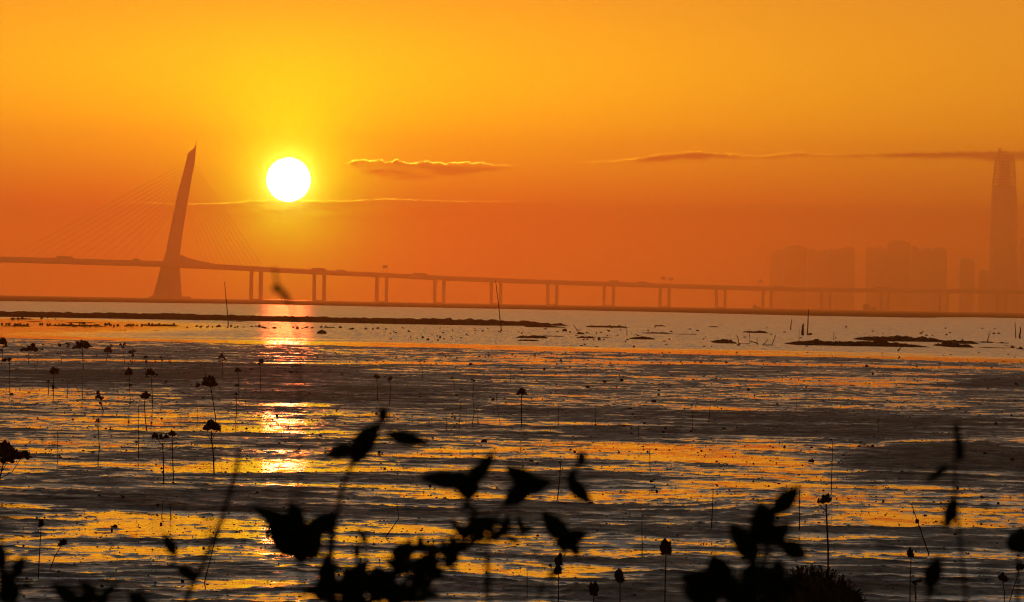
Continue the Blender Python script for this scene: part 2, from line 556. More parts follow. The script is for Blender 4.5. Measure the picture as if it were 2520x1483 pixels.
# ------------------------------------------------------------------ modelling helpers
class MB:
    """collects simple shapes and links them as ONE mesh object"""
    def __init__(self):
        self.v = []; self.f = []

    def add(self, vs, fs):
        b = len(self.v)
        self.v.extend(tuple(p) for p in vs)
        self.f.extend(tuple(b + i for i in f) for f in fs)

    def box(self, c, s, mat=None):
        vs = [Vector(((i & 1) * 2 - 1, ((i >> 1) & 1) * 2 - 1, ((i >> 2) & 1) * 2 - 1)) for i in range(8)]
        vs = [Vector((p.x * s[0] / 2, p.y * s[1] / 2, p.z * s[2] / 2)) for p in vs]
        if mat: vs = [mat @ p for p in vs]
        c = Vector(c)
        self.add([p + c for p in vs], [(0, 2, 3, 1), (4, 5, 7, 6), (0, 1, 5, 4), (2, 6, 7, 3), (0, 4, 6, 2), (1, 3, 7, 5)])

    def tube(self, pts, rad, n=6):
        pts = [Vector(p) for p in pts]
        if not isinstance(rad, (list, tuple)): rad = [rad] * len(pts)
        vs = []
        for i, p in enumerate(pts):
            t = (pts[min(i + 1, len(pts) - 1)] - pts[max(i - 1, 0)]).normalized()
            a = t.orthogonal() if abs(t.z) < 0.2 else Vector((1, 0, 0)) - t * t.x
            a.normalize()
            b = t.cross(a)
            for k in range(n):
                w = 2 * math.pi * k / n
                vs.append(p + (a * math.cos(w) + b * math.sin(w)) * rad[i])
        fs = []
        for i in range(len(pts) - 1):
            for k in range(n):
                fs.append((i * n + k, i * n + (k + 1) % n, (i + 1) * n + (k + 1) % n, (i + 1) * n + k))
        fs.append(tuple(range(n))[::-1])
        fs.append(tuple((len(pts) - 1) * n + k for k in range(n)))
        self.add(vs, fs)

    def prism(self, front, back):
        """closed solid between two outlines of the same length"""
        n = len(front)
        fs = [tuple(range(n))[::-1], tuple(range(n, 2 * n))]
        fs += [(i, (i + 1) % n, n + (i + 1) % n, n + i) for i in range(n)]
        self.add(list(front) + list(back), fs)

    def leaf(self, base, tip, width, face, fold=0.25, bend=0.15, n=9, thick=0.02):
        base = Vector(base); tip = Vector(tip)
        ax = tip - base
        L = ax.length
        ax.normalize()
        face = Vector(face)
        face = (face - ax * face.dot(ax)).normalized()
        side = ax.cross(face)
        up, dn = [], []
        for i in range(n + 1):
            t = i / n
            w = width / 2 * (math.sin(math.pi * min(1, t * 0.98 + 0.02)) ** 0.75) * (1.12 - 0.35 * t)
            if i == 0: w = width * 0.03
            if i == n: w = 0.0005
            c = base + ax * (L * t) + face * (bend * L * math.sin(math.pi * t) * 0.6)
            row = [c - side * w + face * (fold * w), c, c + side * w + face * (fold * w)]
            th = thick * width
            up.append(row)
            dn.append([row[0] - face * th * 0.2, row[1] - face * th, row[2] - face * th * 0.2])
        vs = [p for r_ in up for p in r_] + [p for r_ in dn for p in r_]
        o = 3 * (n + 1)
        fs = []
        for i in range(n):
            for k in range(2):
                a = i * 3 + k
                fs.append((a, a + 1, a + 4, a + 3))
                fs.append((o + a, o + a + 3, o + a + 4, o + a + 1))
            fs.append((i * 3, i * 3 + 3, o + i * 3 + 3, o + i * 3))
            fs.append((i * 3 + 2, o + i * 3 + 2, o + i * 3 + 5, i * 3 + 5))
        self.add(vs, fs)

    def lump(self, c, s, rnd, sub=2, rough=0.25):
        bm = bmesh.new()
        bmesh.ops.create_icosphere(bm, subdivisions=sub, radius=1)
        off = rnd.random() * 90
        vs = []
        for v in bm.verts:
            p = v.co
            k = 1 + rough * (math.sin(p.x * 4.1 + off) * math.cos(p.y * 3.7 + off * 1.3) + 0.6 * math.sin(p.z * 5.3 + p.x * 7.7 + off) + 0.4 * rnd.uniform(-1, 1))
            vs.append(Vector(c) + Vector((p.x * s[0], p.y * s[1], p.z * s[2])) * k)
        fs = [tuple(v.index for v in f.verts) for f in bm.faces]
        bm.free()
        self.add(vs, fs)

    def build(self, name, mat, parent=None, origin=None, smooth=False):
        o = Vector(origin) if origin is not None else Vector((0, 0, 0))
        if parent is not None and origin is None:
            q = parent
            while q is not None:
                o = o + Vector(q.location); q = q.parent
        ob = mesh_obj(name, [Vector(p) - o for p in self.v], self.f, mat, parent, smooth)
        if parent is None: ob.location = o
        return ob


def thing(name, loc, label, cat, group=None):
    o = bpy.data.objects.new(name, None)
    C.objects.link(o)
    o.empty_display_size = 0.2
    o.location = loc
    return tag(o, label, cat, group)


rnd = random.Random(11)
CONCRETE = principled('bridge_concrete', (0.42, 0.40, 0.38), 0.8, 0.3, 0.2, 0.05)
STEEL = principled('painted_steel', (0.16, 0.15, 0.15), 0.5, 0.4, 0.15, 0.5)
DARKSTEEL = principled('unpainted_steel', (0.05, 0.048, 0.047), 0.6, 0.3, 0.2, 0.5)
CABLE = principled('cable_sheath', (0.22, 0.21, 0.20), 0.6, 0.3, 0.1, 0.2)
VEHICLE = principled('vehicle_paint', (0.14, 0.13, 0.14), 0.5, 0.4, 0.3, 0.1)
RUBBER = principled('tyre_rubber', (0.02, 0.02, 0.02), 0.9, 0.2, 0.2, 2)
FACADE = principled('hazy_facade', (0.5, 0.48, 0.46), 0.6, 0.4, 0.15, 0.03)
HULL = principled('boat_hull', (0.07, 0.06, 0.06), 0.6, 0.3, 0.3, 0.3)
BANKMUD = principled('dark_mud', (0.022, 0.014, 0.011), 1.0, 0.0, 0.35, 0.8)
CLOD = principled('clod_mud', (0.014, 0.011, 0.010), 0.95, 0.05, 0.3, 5)
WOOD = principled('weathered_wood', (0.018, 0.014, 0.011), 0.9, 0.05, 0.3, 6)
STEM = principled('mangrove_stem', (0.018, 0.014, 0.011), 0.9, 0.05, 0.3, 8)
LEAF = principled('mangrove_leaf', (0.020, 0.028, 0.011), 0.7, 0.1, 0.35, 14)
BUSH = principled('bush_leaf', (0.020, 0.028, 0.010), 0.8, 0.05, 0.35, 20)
BIRD = principled('dark_plumage', (0.03, 0.028, 0.03), 0.85, 0.1, 0.3, 10)

# ------------------------------------------------------------------ bridge
BA = at(-60, 740, 7500); BB = at(2580, 770, 10200)


def byat(px):
    s = (px - PW / 2) / FPX
    k = (BB.x - BA.x) / (BB.y - BA.y)
    return (BA.x - k * BA.y) / (s - k)


def bpt(px, py, off=0.0):
    p = at(px, py, byat(px))
    dirn = Vector((BB.x - BA.x, BB.y - BA.y, 0)).normalized()
    nrm = Vector((-dirn.y, dirn.x, 0))
    return p + nrm * off


BDIR = Vector((BB.x - BA.x, BB.y - BA.y, 0)).normalized()
BNRM = Vector((-BDIR.y, BDIR.x, 0))
root = bpt(418, 700); root.z = 0
bridge = thing('cable_stayed_bridge', root, 'long cable stayed bridge with one leaning tower fading into orange haze', 'bridge')


def crop(x, y):
    return (x / 1.8) / 1.6254, (500 + y / 1.8) / 1.6254


# tower
left = [(1090, 1265), (1115, 1225), (1165, 1030), (1198, 940), (1232, 760), (1280, 520), (1310, 400), (1345, 262), (1357, 205), (1375, 190), (1395, 172), (1409, 150)]
right = [(1302, 1265), (1297, 1225), (1286, 1030), (1286, 940), (1310, 760), (1350, 520), (1375, 380), (1398, 270), (1404, 205), (1406, 190), (1408, 172), (1412, 150)]
mb = MB()
for k in range(len(left) - 1):
    l0, l1, r0, r1 = crop(*left[k]), crop(*left[k + 1]), crop(*right[k]), crop(*right[k + 1])
    d0 = 3.4 - 2.9 * k / 11; d1 = 3.4 - 2.9 * (k + 1) / 11
    z = lambda p, o: bpt(p[0], p[1], o)
    fr = [z(l0, -d0), z(r0, -d0), z(r1, -d1), z(l1, -d1)]
    bk = [z(l0, d0), z(r0, d0), z(r1, d1), z(l1, d1)]
    if k == 0:
        for q in (fr[0], fr[1], bk[0], bk[1]): q.z = 0.0
    mb.prism(fr, bk)
tower = mb.build('tower', CONCRETE, bridge)
mb = MB()
a = bpt(*crop(1408, 152)); b = bpt(*crop(1415, 110))
mb.tube([a, b], [0.5, 0.18], 6)
mb.build('mast', STEEL, tower)
mb = MB()
p = bpt(418, 735); p.z = 2.0
mb.box(p, (70, 30, 4.0), Matrix.Rotation(math.atan2(BDIR.y, BDIR.x), 3, 'Z'))
mb.build('pile_cap', CONCRETE, bridge)

# deck: one continuous girder
DT = [(-60, 632), (0, 634), (150, 638), (400, 645.5), (445, 648), (533, 653), (660, 660.5), (800, 668), (960, 675), (1100, 682), (1279, 689), (1460, 695), (1655, 701), (1830, 706), (2001, 710), (2250, 712.5), (2520, 715), (2580, 715.5)]
TH = [12.5, 12.5, 12.5, 12.5, 12.5, 11, 10, 9.5, 9.5, 9.5, 9.5, 9.5, 9.5, 9.5, 9.5, 9.5, 9.5, 9.5]
mb = MB()
sec = []
for (x, y), t in zip(DT, TH):
    sec.append([bpt(x, y, -14), bpt(x, y, 14), bpt(x, y + t * .45, 14), bpt(x, y + t, 7), bpt(x, y + t, -7), bpt(x, y + t * .45, -14)])
vs = [p for s_ in sec for p in s_]
fs = []
for i in range(len(sec) - 1):
    for k in range(6):
        fs.append((i * 6 + k, i * 6 + (k + 1) % 6, (i + 1) * 6 + (k + 1) % 6, (i + 1) * 6 + k))
fs += [tuple(range(6)), tuple((len(sec) - 1) * 6 + k for k in range(6))[::-1]]
mb.add(vs, fs)
mb.build('deck', CONCRETE, bridge)
for off in (-14.4, 14.4):                                  # parapets
    mb = MB()
    for i in range(len(DT) - 1):
        (x0, y0), (x1, y1) = DT[i], DT[i + 1]
        p0, p1 = bpt(x0, y0, off), bpt(x1, y1, off)
        up = Vector((0, 0, 1.15)); w = BNRM * 0.2
        mb.prism([p0 - w, p1 - w, p1 - w + up, p0 - w + up], [p0 + w, p1 + w, p1 + w + up, p0 + w + up])
    mb.build('parapet', CONCRETE, bridge)
# haunch on the seaward side of the tower
mb = MB()
hp = [(439, 627), (452, 634), (489, 643.5), (533, 652), (533, 655), (440, 652)]
mb.prism([bpt(x, y, -6) for x, y in hp], [bpt(x, y, 6) for x, y in hp])
mb.build('haunch', CONCRETE, bridge)


def decky(px):
    for (x0, y0), (x1, y1) in zip(DT, DT[1:]):
        if x0 <= px <= x1: return y0 + (y1 - y0) * (px - x0) / (x1 - x0)
    return DT[-1][1]


NC = 12
for i in range(NC):
    t = i / (NC - 1)
    ly = 266 + 330 * t
    lx = np.interp(-ly, [-940, -760, -520, -400, -262], [1198, 1232, 1280, 1310, 1345])
    dx = crop(60 + 900 * t, 0)[0]
    mb = MB(); mb.tube([bpt(*crop(lx + 8, ly)), bpt(dx, decky(dx))], 0.26, 5); mb.build('cable', CABLE, bridge)
    ry = 275 + 300 * t
    rx = np.interp(-ry, [-760, -520, -380, -270], [1310, 1350, 1375, 1398])
    dx = crop(1900 - 430 * t, 0)[0]
    mb = MB(); mb.tube([bpt(*crop(rx - 8, ry)), bpt(dx, decky(dx))], 0.26, 5); mb.build('cable', CABLE, bridge)

PIERS = [(614, 624), (637, 648), (769, 779), (793, 803), (923, 933), (947, 956), (1066, 1075), (1088, 1097), (1205, 1214), (1228, 1237), (1344, 1353), (1366, 1375), (1483, 1491), (1506, 1514), (1621, 1629), (1643, 1651), (1759, 1767), (1781, 1788), (1874, 1882), (1895, 1902), (2018, 2026), (2040, 2047), (2164, 2172), (2182, 2190), (2310, 2317), (2329, 2336), (2452, 2459), (2472, 2479)]
for i, (x0, x1) in enumerate(PIERS):
    xc = (x0 + x1) / 2
    yb = decky(xc) + 8
    mb = MB()
    tp = bpt(xc, yb); w = (bpt(x1, yb) - bpt(x0, yb)).length / 2
    rot = Matrix.Rotation(math.atan2(BDIR.y, BDIR.x), 3, 'Z')
    w = (x1 - x0) / FPX * tp.y / 2
    mb.tube([(tp.x, tp.y, -0.3), (tp.x, tp.y, tp.z - 2.2), (tp.x, tp.y, tp.z - 0.3)], [w * .96, w * .96, w * 1.25], 14)
    mb.build('pier', CONCRETE, bridge)
    if i % 2 == 0:
        q = bpt((x0 + PIERS[i + 1][1]) / 2, 740); q.z = 1.2
        mb = MB(); mb.box(q, ((bpt(PIERS[i + 1][1], 700) - bpt(x0, 700)).length * .75, 5, 2.4), rot)
        mb.build('pile_cap', CONCRETE, bridge)

# vehicles on the deck
ROT = Matrix.Rotation(math.atan2(BDIR.y, BDIR.x), 3, 'Z')


def vehicle(px0, px1, kind, label, cat):
    xc = (px0 + px1) / 2
    y = decky(xc)
    p = bpt(xc, y, -9)
    L = (bpt(px1, y) - bpt(px0, y)).length
    slope = (bpt(xc + 10, decky(xc + 10)) - bpt(xc - 10, decky(xc - 10))).normalized()
    o = thing(kind, p, label, cat, 'vehicles crossing the bridge')
    o.rotation_euler = (0, 0, math.atan2(BDIR.y, BDIR.x))

    def part(nm, boxes, mat):
        m_ = MB()
        for (cx, cz, sx, sz, sy) in boxes: m_.box((cx, 0, cz), (sx, sy, sz))
        return m_.build(nm, mat, o, (0, 0, 0))
    if kind == 'truck':
        cab = min(2.6, L * 0.28)
        part('cargo_box', [(-cab / 2 - 0.2, 2.75, L - cab - 0.4, 3.1, 2.5)], VEHICLE)
        part('cab', [(L / 2 - cab / 2, 1.9, cab, 2.4, 2.4), (L / 2 - cab / 2 - .3, 3.3, cab * .6, .5, 2.2)], VEHICLE)
        part('chassis', [(0, 0.95, L * .96, 0.3, 1.6)], STEEL)
    elif kind == 'bus':
        part('body', [(0, 1.9, L, 2.9, 2.5), (-L * .15, 3.5, L * .3, .3, 1.8)], VEHICLE)
    else:
        part('body', [(0, 0.8, L, 0.75, 1.8), (-0.1, 1.4, L * .55, .6, 1.6)], VEHICLE)
    for fx in ((-.40, -.30, .36) if L > 9 else (-.33, .33)):
        for sy in (-1.05, 1.05):
            m_ = MB()
            n = 10; r_ = 0.5 if kind != 'car' else .33
            fr = [Vector((fx * L + r_ * math.cos(2 * math.pi * k / n), sy - .12, r_ + .05 + r_ * math.sin(2 * math.pi * k / n))) for k in range(n)]
            m_.prism(fr, [q + Vector((0, .24, 0)) for q in fr])
            m_.build('wheel', RUBBER, o, (0, 0, 0))


vehicle(128, 168, 'truck', 'long box truck on the bridge deck, well left of the leaning tower', 'truck')
vehicle(317, 333, 'truck', 'short box truck on the deck close to the left of the tower', 'truck')
vehicle(337, 345, 'car', 'small car on the bridge deck right behind a short truck', 'car')
vehicle(757, 790, 'truck', 'long lorry on the deck above the second pair of piers from the tower', 'truck')
vehicle(818, 839, 'bus', 'bus on the deck just past the second pair of piers', 'bus')
vehicle(1007, 1040, 'truck', 'long lorry on the deck just right of the nearest sign gantry', 'truck')
vehicle(1490, 1513, 'truck', 'lorry on the deck above the seventh pair of piers', 'truck')
vehicle(1557, 1583, 'bus', 'bus in the haze just left of the double sign gantry', 'bus')
vehicle(1898, 1917, 'bus', 'faint bus on the hazy deck right of the last sign gantry', 'bus')
vehicle(2144, 2181, 'truck', 'faint long lorry on the hazy deck nearest the skyscraper', 'truck')


def gantry(x0, x1, top, panels, label):
    o = thing('sign_gantry', bpt((x0 + x1) / 2, decky((x0 + x1) / 2)), label, 'sign gantry', 'sign gantries over the bridge')
    for x, off in ((x0, -13), (x1, 13)):
        m_ = MB(); a_ = bpt(x, decky(x), off); b_ = bpt(x, top + 3, off)
        m_.tube([a_, b_], 0.42, 6); m_.build('post', STEEL, o)
    m_ = MB()
    a_, b_ = bpt(x0, top + 4, -13), bpt(x1, top + 4, 13)
    for dz in (0, 1.4): m_.tube([a_ + Vector((0, 0, dz)), b_ + Vector((0, 0, dz))], 0.3, 5)
    m_.build('beam', STEEL, o)
    for (p0, p1, q0, q1) in panels:
        f_ = [bpt(p0, q0, -1), bpt(p1, q0, -1), bpt(p1, q1, -1), bpt(p0, q1, -1)]
        m_ = MB(); m_.prism(f_, [v + BNRM * 0.4 for v in f_]); m_.build('sign_panel', STEEL, o)


gantry(938, 957, 656, [(941, 953, 653.5, 661)], 'sign gantry with one panel between the third and fourth pier pairs')
gantry(1622, 1661, 686, [(1626, 1637, 681.5, 689), (1645, 1656, 685, 691)], 'wide sign gantry with two panels in the haze')
gantry(1863, 1880, 692, [(1867, 1876, 688.5, 694)], 'small faint sign gantry farthest from the leaning tower')


def vessel(x0, x1, wl, top, label, Y):
    a_, b_ = at(x0, wl, Y), at(x1, wl, Y)
    L = b_.x - a_.x
    o = thing('barge', ((a_.x + b_.x) / 2, Y, 0), label, 'boat', 'boats by the bridge piers')
    m_ = MB()
    pr = [(-.5, .9), (-.44, -.3), (.42, -.3), (.5, 1.3), (.40, 1.0), (-.42, .7)]
    m_.prism([Vector((x * L, -3, z)) for x, z in pr], [Vector((x * L, 3, z)) for x, z in pr])
    m_.build('hull', HULL, o, (0, 0, 0))
    h = max(2.0, (wl - top) / FPX * Y - 1)
    m_ = MB(); m_.box((-.2 * L, 0, .8 + h * .4), (L * .28, 4, h * .8)); m_.box((-.2 * L, 0, .8 + h * .86), (L * .2, 3.4, h * .14))
    m_.build('deckhouse', HULL, o, (0, 0, 0))
    m_ = MB(); m_.box((.14 * L, 0, .8 + h * .25), (L * .34, 4.4, h * .5)); m_.build('cargo', HULL, o, (0, 0, 0))
    m_ = MB(); m_.tube([(-.05 * L, 0, .7), (-.05 * L, 0, h * 1.35)], .2, 5); m_.build('mast', STEEL, o, (0, 0, 0))


vessel(1848, 1877, 764, 752, 'small low boat beneath the bridge near the small faint sign gantry', 7600)
vessel(2116, 2166, 768, 750, 'broad work barge with a deckhouse beneath the hazy bridge', 8200)

# ------------------------------------------------------------------ far towers
SY = 12500.0


def tower_block(x0, x1, top, Y, label, steps=()):
    p0, p1 = at(x0, top, Y), at(x1, top, Y)
    w = p1.x - p0.x
    cx = (p0.x + p1.x) / 2
    o = thing('apartment_tower', (cx, Y, 0), label, 'building', 'hazy tower blocks behind the bridge')
    m_ = MB()
    H_ = p0.z
    m_.box((0, 0, H_ / 2), (w, w * .7, H_))
    for k in range(1, int(H_ / 4)):
        if k % 2 == 0: m_.box((0, -w * .35 - .15, k * 4), (w * .96, .3, 0.5))
    m_.build('wall', FACADE, o, (0, 0, 0))
    m_ = MB()
    for fx, fw, fh in steps or ((-.1, .4, 5),):
        m_.box((fx * w, 0, H_ + fh / 2), (fw * w, w * .4, fh))
    m_.build('roof_house', FACADE, o, (0, 0, 0))


blocks = [
    (1894, 1924, 622, 13300, 'low stepped block at the outer end of the hazy skyline, farthest from the skyscraper', ((.2, .5, 8),)),
    (1926, 1986, 611, 13000, 'broad hazy block with a rounded top, second from the sunward end of the skyline', ((0, .8, 4), (0, .5, 8))),
    (1989, 2050, 618, 13200, 'flat topped hazy block in the middle of the sunward cluster', ((-.36, .22, 6), (.1, .3, 3), (.4, .12, 9))),
    (2053, 2103, 614, 13100, 'hazy block closing the sunward cluster, beside the open gap', ((.1, .6, 5), (.3, .2, 9))),
    (2131, 2181, 613, 13000, 'hazy block just after the open gap, beside the tallest block', ((-.3, .3, 5), (.2, .2, 8))),
    (2183, 2239, 596, 12900, 'tallest of the hazy apartment blocks', ((0, .6, 5),)),
    (2241, 2328, 614, 13200, 'widest hazy block with a long flat roof', ((-.4, .14, 8), (-.05, .2, 5), (.3, .3, 6))),
    (2362, 2397, 638, 13300, 'small lone block between the widest block and the skyscraper', ()),
    (2410, 2434, 667, 12800, 'lowest hazy block at the foot of the skyscraper', ()),
    (2508, 2545, 590, 13000, 'tall hazy block cut by the picture edge beyond the skyscraper', ()),
]
for b_ in blocks: tower_block(*b_)

p = at(2470, 770, SY)
sky_root = Vector((p.x, SY, 0))
sky_t = thing('skyscraper', sky_root, 'tall tapering skyscraper under construction with an open steel crown', 'skyscraper')
PXM = SY / FPX


def c3(x, y):
    return x / 2.9256 + 1658.7, y / 2.9256 + 307.6


prof = [(1400, 2265, 2476), (1000, 2268, 2476), (760, 2274, 2474), (600, 2279, 2472), (500, 2284, 2469), (440, 2290, 2462)]


def ring(cy_, x0, x1, inset=0.0):
    X0, Z = c3(x0, cy_); X1, _ = c3(x1, cy_)
    q0, q1 = at(X0, Z, SY), at(X1, Z, SY)
    cx = (q0.x + q1.x) / 2; r_ = (q1.x - q0.x) / 2 - inset
    z_ = (q0.z + q1.z) / 2
    n = 16
    pts = []
    for k in range(n):
        w = 2 * math.pi * (k + .5) / n
        c_, s_ = math.cos(w), math.sin(w)
        e = max(abs(c_), abs(s_)) ** 0.55
        pts.append(Vector((cx + r_ * c_ / e * .98, SY + r_ * s_ / e, z_)))
    return pts


m_ = MB()
rings = [ring(*p_) for p_ in prof]
for p_ in rings[0]: p_.z = 0
for a_, b_ in zip(rings, rings[1:]): m_.prism(a_, b_)
m_.build('glazed_shaft', FACADE, sky_t)
m_ = MB()
m_.prism(ring(440, 2334, 2428), ring(258, 2344, 2422))
m_.build('core', FACADE, sky_t)
m_ = MB()
lv = [440 - i * (440 - 222) / 10 for i in range(11)]
rg = [ring(y_, np.interp(-y_, [-440, -222], [2290, 2318]), np.interp(-y_, [-440, -222], [2462, 2450])) for y_ in lv]
for i, g_ in enumerate(rg):
    for k in range(16):
        m_.tube([g_[k], g_[(k + 1) % 16]], 1.25, 4)
        if i: m_.tube([rg[i - 1][k], g_[k]], 1.1, 4)
    if i in (2, 5, 8):
        inn = ring(lv[i], 2336, 2428)
        for k in range(16): m_.tube([g_[k], inn[k]], 0.5, 4)
m_.build('steel_frame', DARKSTEEL, sky_t)
m_ = MB()
a_ = at(*c3(2345, 255), SY); b_ = at(*c3(2345, 178), SY)
m_.tube([a_, b_], 1.4, 4)
m_.tube([b_ + Vector((-7, 0, -4)), b_, b_ + Vector((5, 0, -5))], 1.0, 4)
m_.tube([b_ + Vector((0, 0, -1)), b_ + Vector((0, 0, 4))], 2.2, 6)
m_.build('crane', DARKSTEEL, sky_t)

# ------------------------------------------------------------------ mud banks
def bank_grid(name, y0, y1, xl, xr, nr, nc, hgt, seed, edge_amp, lump, mat, fade_r=None, nl=1.0, wave=None):
    """a low bank whose near and far edges wander; sinks under the water at its rim"""
    yy = np.linspace(y0 - 2 * edge_amp, y1 + 2 * edge_amp, nr)[:, None] * np.ones((1, nc))
    xx = np.linspace(xl, xr, nc)[None, :] * np.ones((nr, 1))
    e0 = y0 + edge_amp * fbm(xx / (wave or edge_amp * 3.0), xx * 0 + 3, seed, 4)
    e1 = y1 + edge_amp * fbm(xx / (edge_amp * 2.0), xx * 0 + 9, seed + 5, 4)
    if fade_r:
        k = sstep(xx, fade_r[0], fade_r[1])
        mid = e0 * (1 - .25) + e1 * .25
        e1 = e1 * (1 - k) + mid * k
        e0 = e0 * (1 - k) + (mid - 2) * k
    w = edge_amp * (.35 if wave is None else .08)
    m_ = sstep(yy, e0 - w, e0 + w) * (1 - sstep(yy, e1 - w, e1 + w))
    if fade_r: m_ *= 1 - sstep(xx, fade_r[1] - 4, fade_r[1])
    m_ *= sstep(xx, xl, xl + (xr - xl) * .01)
    zz = -0.15 + m_ * (0.15 + hgt * (0.55 + 0.45 * fbm(xx / nl / 20, yy / nl / 20, seed + 9, 3))) + m_ * lump * np.maximum(0, fbm(xx / nl / 2.2, yy / nl / 9, seed + 21, 4, .65))
    return np_grid(name, xx, yy, zz, mat)


tag(bank_grid('far_mud_bank', 2750, 10600, -1800, 2000, 300, 900, 0.3, 31, 520, 0.1, BANKMUD, nl=12, wave=150), kind='structure')
tag(bank_grid('mud_bank', 830, 1020, -260, 14, 70, 1500, 0.26, 41, 18, 0.7, BANKMUD, fade_r=(-8, 12)), kind='structure')


def islet(x0, x1, base, top, seed, mat=BANKMUD):
    """low mud islet: waterline seen at `base`, crest at `top`"""
    c_ = ground((x0 + x1) / 2, base)
    pxm = c_.y / FPX
    L = (x1 - x0) * pxm
    dz = max(0.10, (base - top) * pxm * 1.0)
    W = max(1.2, (base - top) * pxm * 0.2 / (CAM_H / c_.y))
    nc, nr = max(60, int(L / pxm / 1.2)), 14
    u_ = np.linspace(-1, 1, nc)[None, :] * np.ones((nr, 1))
    v_ = np.linspace(-1, 1, nr)[:, None] * np.ones((1, nc))
    X = u_ * L / 2 * 1.04; Yg = v_ * W
    m_ = (1 - np.clip(np.abs(u_), 0, 1) ** 3) * (1 - v_ ** 2)
    z_ = dz * (m_ ** .6) * (0.70 + 0.55 * fbm(X / (L * .18) + seed, Yg / 4, seed, 3) + 0.50 * fbm(X / .35, Yg / .5, seed + 3, 3)) - 0.06
    z_ = np.where(m_ <= 0, -0.06, z_)
    o = np_grid('mud_islet', X, Yg, z_, mat)
    o.location = (c_.x, c_.y + W * .9, 0)
    tag(o, kind='structure')
    return o


ISL = [(1960, 2290, 853, 840), (2140, 2345, 841.5, 829), (2340, 2400, 856, 844), (2346, 2415, 847, 838), (2398, 2506, 857.5, 854.5), (2418, 2456, 844.5, 840), (2466, 2486, 846, 842.5), (2482, 2506, 853, 849.5),
       (1271, 1350, 833, 826), (1272, 1329, 840, 835), (1299, 1396, 829, 825.5), (1420, 1468, 833, 828), (1462, 1526, 832, 829.5), (1554, 1617, 836, 829), (1447, 1550, 807, 801), (1612, 1640, 804, 800.5), (1583, 1660, 822, 818),
       (1843, 1899, 820.5, 815), (1765, 1816, 846, 836), (1748, 1772, 806, 803), (1170, 1300, 802, 796.5), (1290, 1394, 806.5, 802), (0, 62, 804, 800), (48, 125, 793, 791), (140, 232, 795, 792.5), (110, 250, 803.5, 799), (345, 432, 803, 798.5), (560, 610, 793, 791), (1225, 1262, 793, 790), (2515, 2530, 861, 857), (20, 70, 786.5, 783), (282, 315, 813.5, 812), (372, 396, 815, 813), (1660, 1720, 824, 821.5), (1960, 2010, 849, 846)]
for i, (a_, b_, c_, d_) in enumerate(ISL): islet(a_, b_, c_, d_, 50 + i * 3)

# ------------------------------------------------------------------ clods
protos = []
for k in range(7):
    m_ = MB(); m_.lump((0, 0, 0.32), (1, 0.9, 0.72), rnd, 3, 0.2)
    me = bpy.data.meshes.new('clod'); me.from_pydata([tuple(v) for v in m_.v], [], m_.f); me.materials.append(CLOD)
    me.polygons.foreach_set('use_smooth', [True] * len(me.polygons))
    protos.append(me)


def mudz(x, y):
    i = np.argmin(np.abs(yv - y)); j = np.argmin(np.abs(tv - x / y))
    if y > 462 or y < 44: return 0.0
    return max(0.0, float(H[i, j]))


def clod(px, py, w, h, label='small dark clod of mud on the wet flat', group='dark clods dotted over the flat', cat='mud clod', name='mud_clod'):
    g = ground(px, py)
    s = g.y / FPX
    o = bpy.data.objects.new(name, protos[rnd.randrange(7)]); C.objects.link(o)
    o.location = (g.x, g.y, mudz(g.x, g.y) - 0.1 * h * s)
    o.scale = (w * s / 2, w * s / 2 * rnd.uniform(.8, 1.3), h * s * .85)
    o.rotation_euler = (0, 0, rnd.uniform(0, 6.28))
    return tag(o, label, cat, group)


clod(793, 822, 20, 11, 'largest dark boulder alone in the water right of the sun glitter', None, 'rock', 'boulder')
clod(1834, 868 - 18, 15, 9, 'dark rock beside the thick short post in the water', None, 'rock', 'boulder') if False else None
clod(1976 + 34, 851 - 9, 15, 9, 'dark rock just behind the long low islet and below the posts', None, 'rock', 'boulder')
clod(1997, 1134 + 3, 13, 8, 'round dark clod in the broad orange pool, right of centre', None, 'rock', 'boulder')
clod(1192, 1090, 14, 11, 'square dark lump on grey mud just right of the tallest blurred sprig', None, 'rock', 'boulder')
clod(1609, 991, 11, 7, 'flat round lump on the dark mud ridge far out, right of centre', None, 'rock', 'boulder')
clod(1390, 816, 12, 8, 'peaked dark clod standing alone in the rippled water', None, 'rock', 'boulder')
WL = 'dark clod in the straggling row along the shining shallows'
for xa, xb, n_, ya in ((0, 8, 2, 800), (11, 25, 4, 799), (30, 80, 12, 800), (98, 104, 2, 798), (114, 132, 4, 800.5), (135, 182, 8, 800), (190, 208, 4, 797), (180, 225, 7, 803), (228, 248, 4, 802), (251, 264, 3, 801), (267, 276, 3, 800), (278, 292, 3, 802), (298, 320, 5, 802), (318, 338, 5, 802), (345, 385, 6, 800.5), (390, 432, 6, 801), (440, 640, 22, 806), (640, 860, 26, 808), (860, 960, 8, 810), (24, 66, 7, 786), (90, 140, 4, 785)):
    for k in range(n_):
        clod(rnd.uniform(xa, xb), ya + rnd.uniform(-1.5, 2.5), rnd.uniform(3, 8), rnd.uniform(2.5, 6.5), WL, 'clods along the shining shallows')
WW = 'dark clod breaking the rippled open water'
for k in range(46):
    clod(rnd.uniform(960, 1560), rnd.uniform(808, 838), rnd.uniform(3, 7), rnd.uniform(2, 5), WW, 'clods in the rippled water')
for k in range(60):
    clod(rnd.uniform(1400, 2510), rnd.uniform(806, 856), rnd.uniform(3, 8), rnd.uniform(2, 4.5), WW, 'clods in the rippled water')
for x_, y_, w_, h_ in ((1040, 833, 7, 6), (1053, 838, 8, 6), (1083, 833, 6, 7), (1078, 839, 5, 5), (1474, 838, 7, 10), (1560, 855, 6, 5), (2213, 880, 4, 4), (2492, 857, 10, 5), (2512, 858, 8, 5)):
    clod(x_, y_, w_, h_, WW, 'clods in the rippled water')
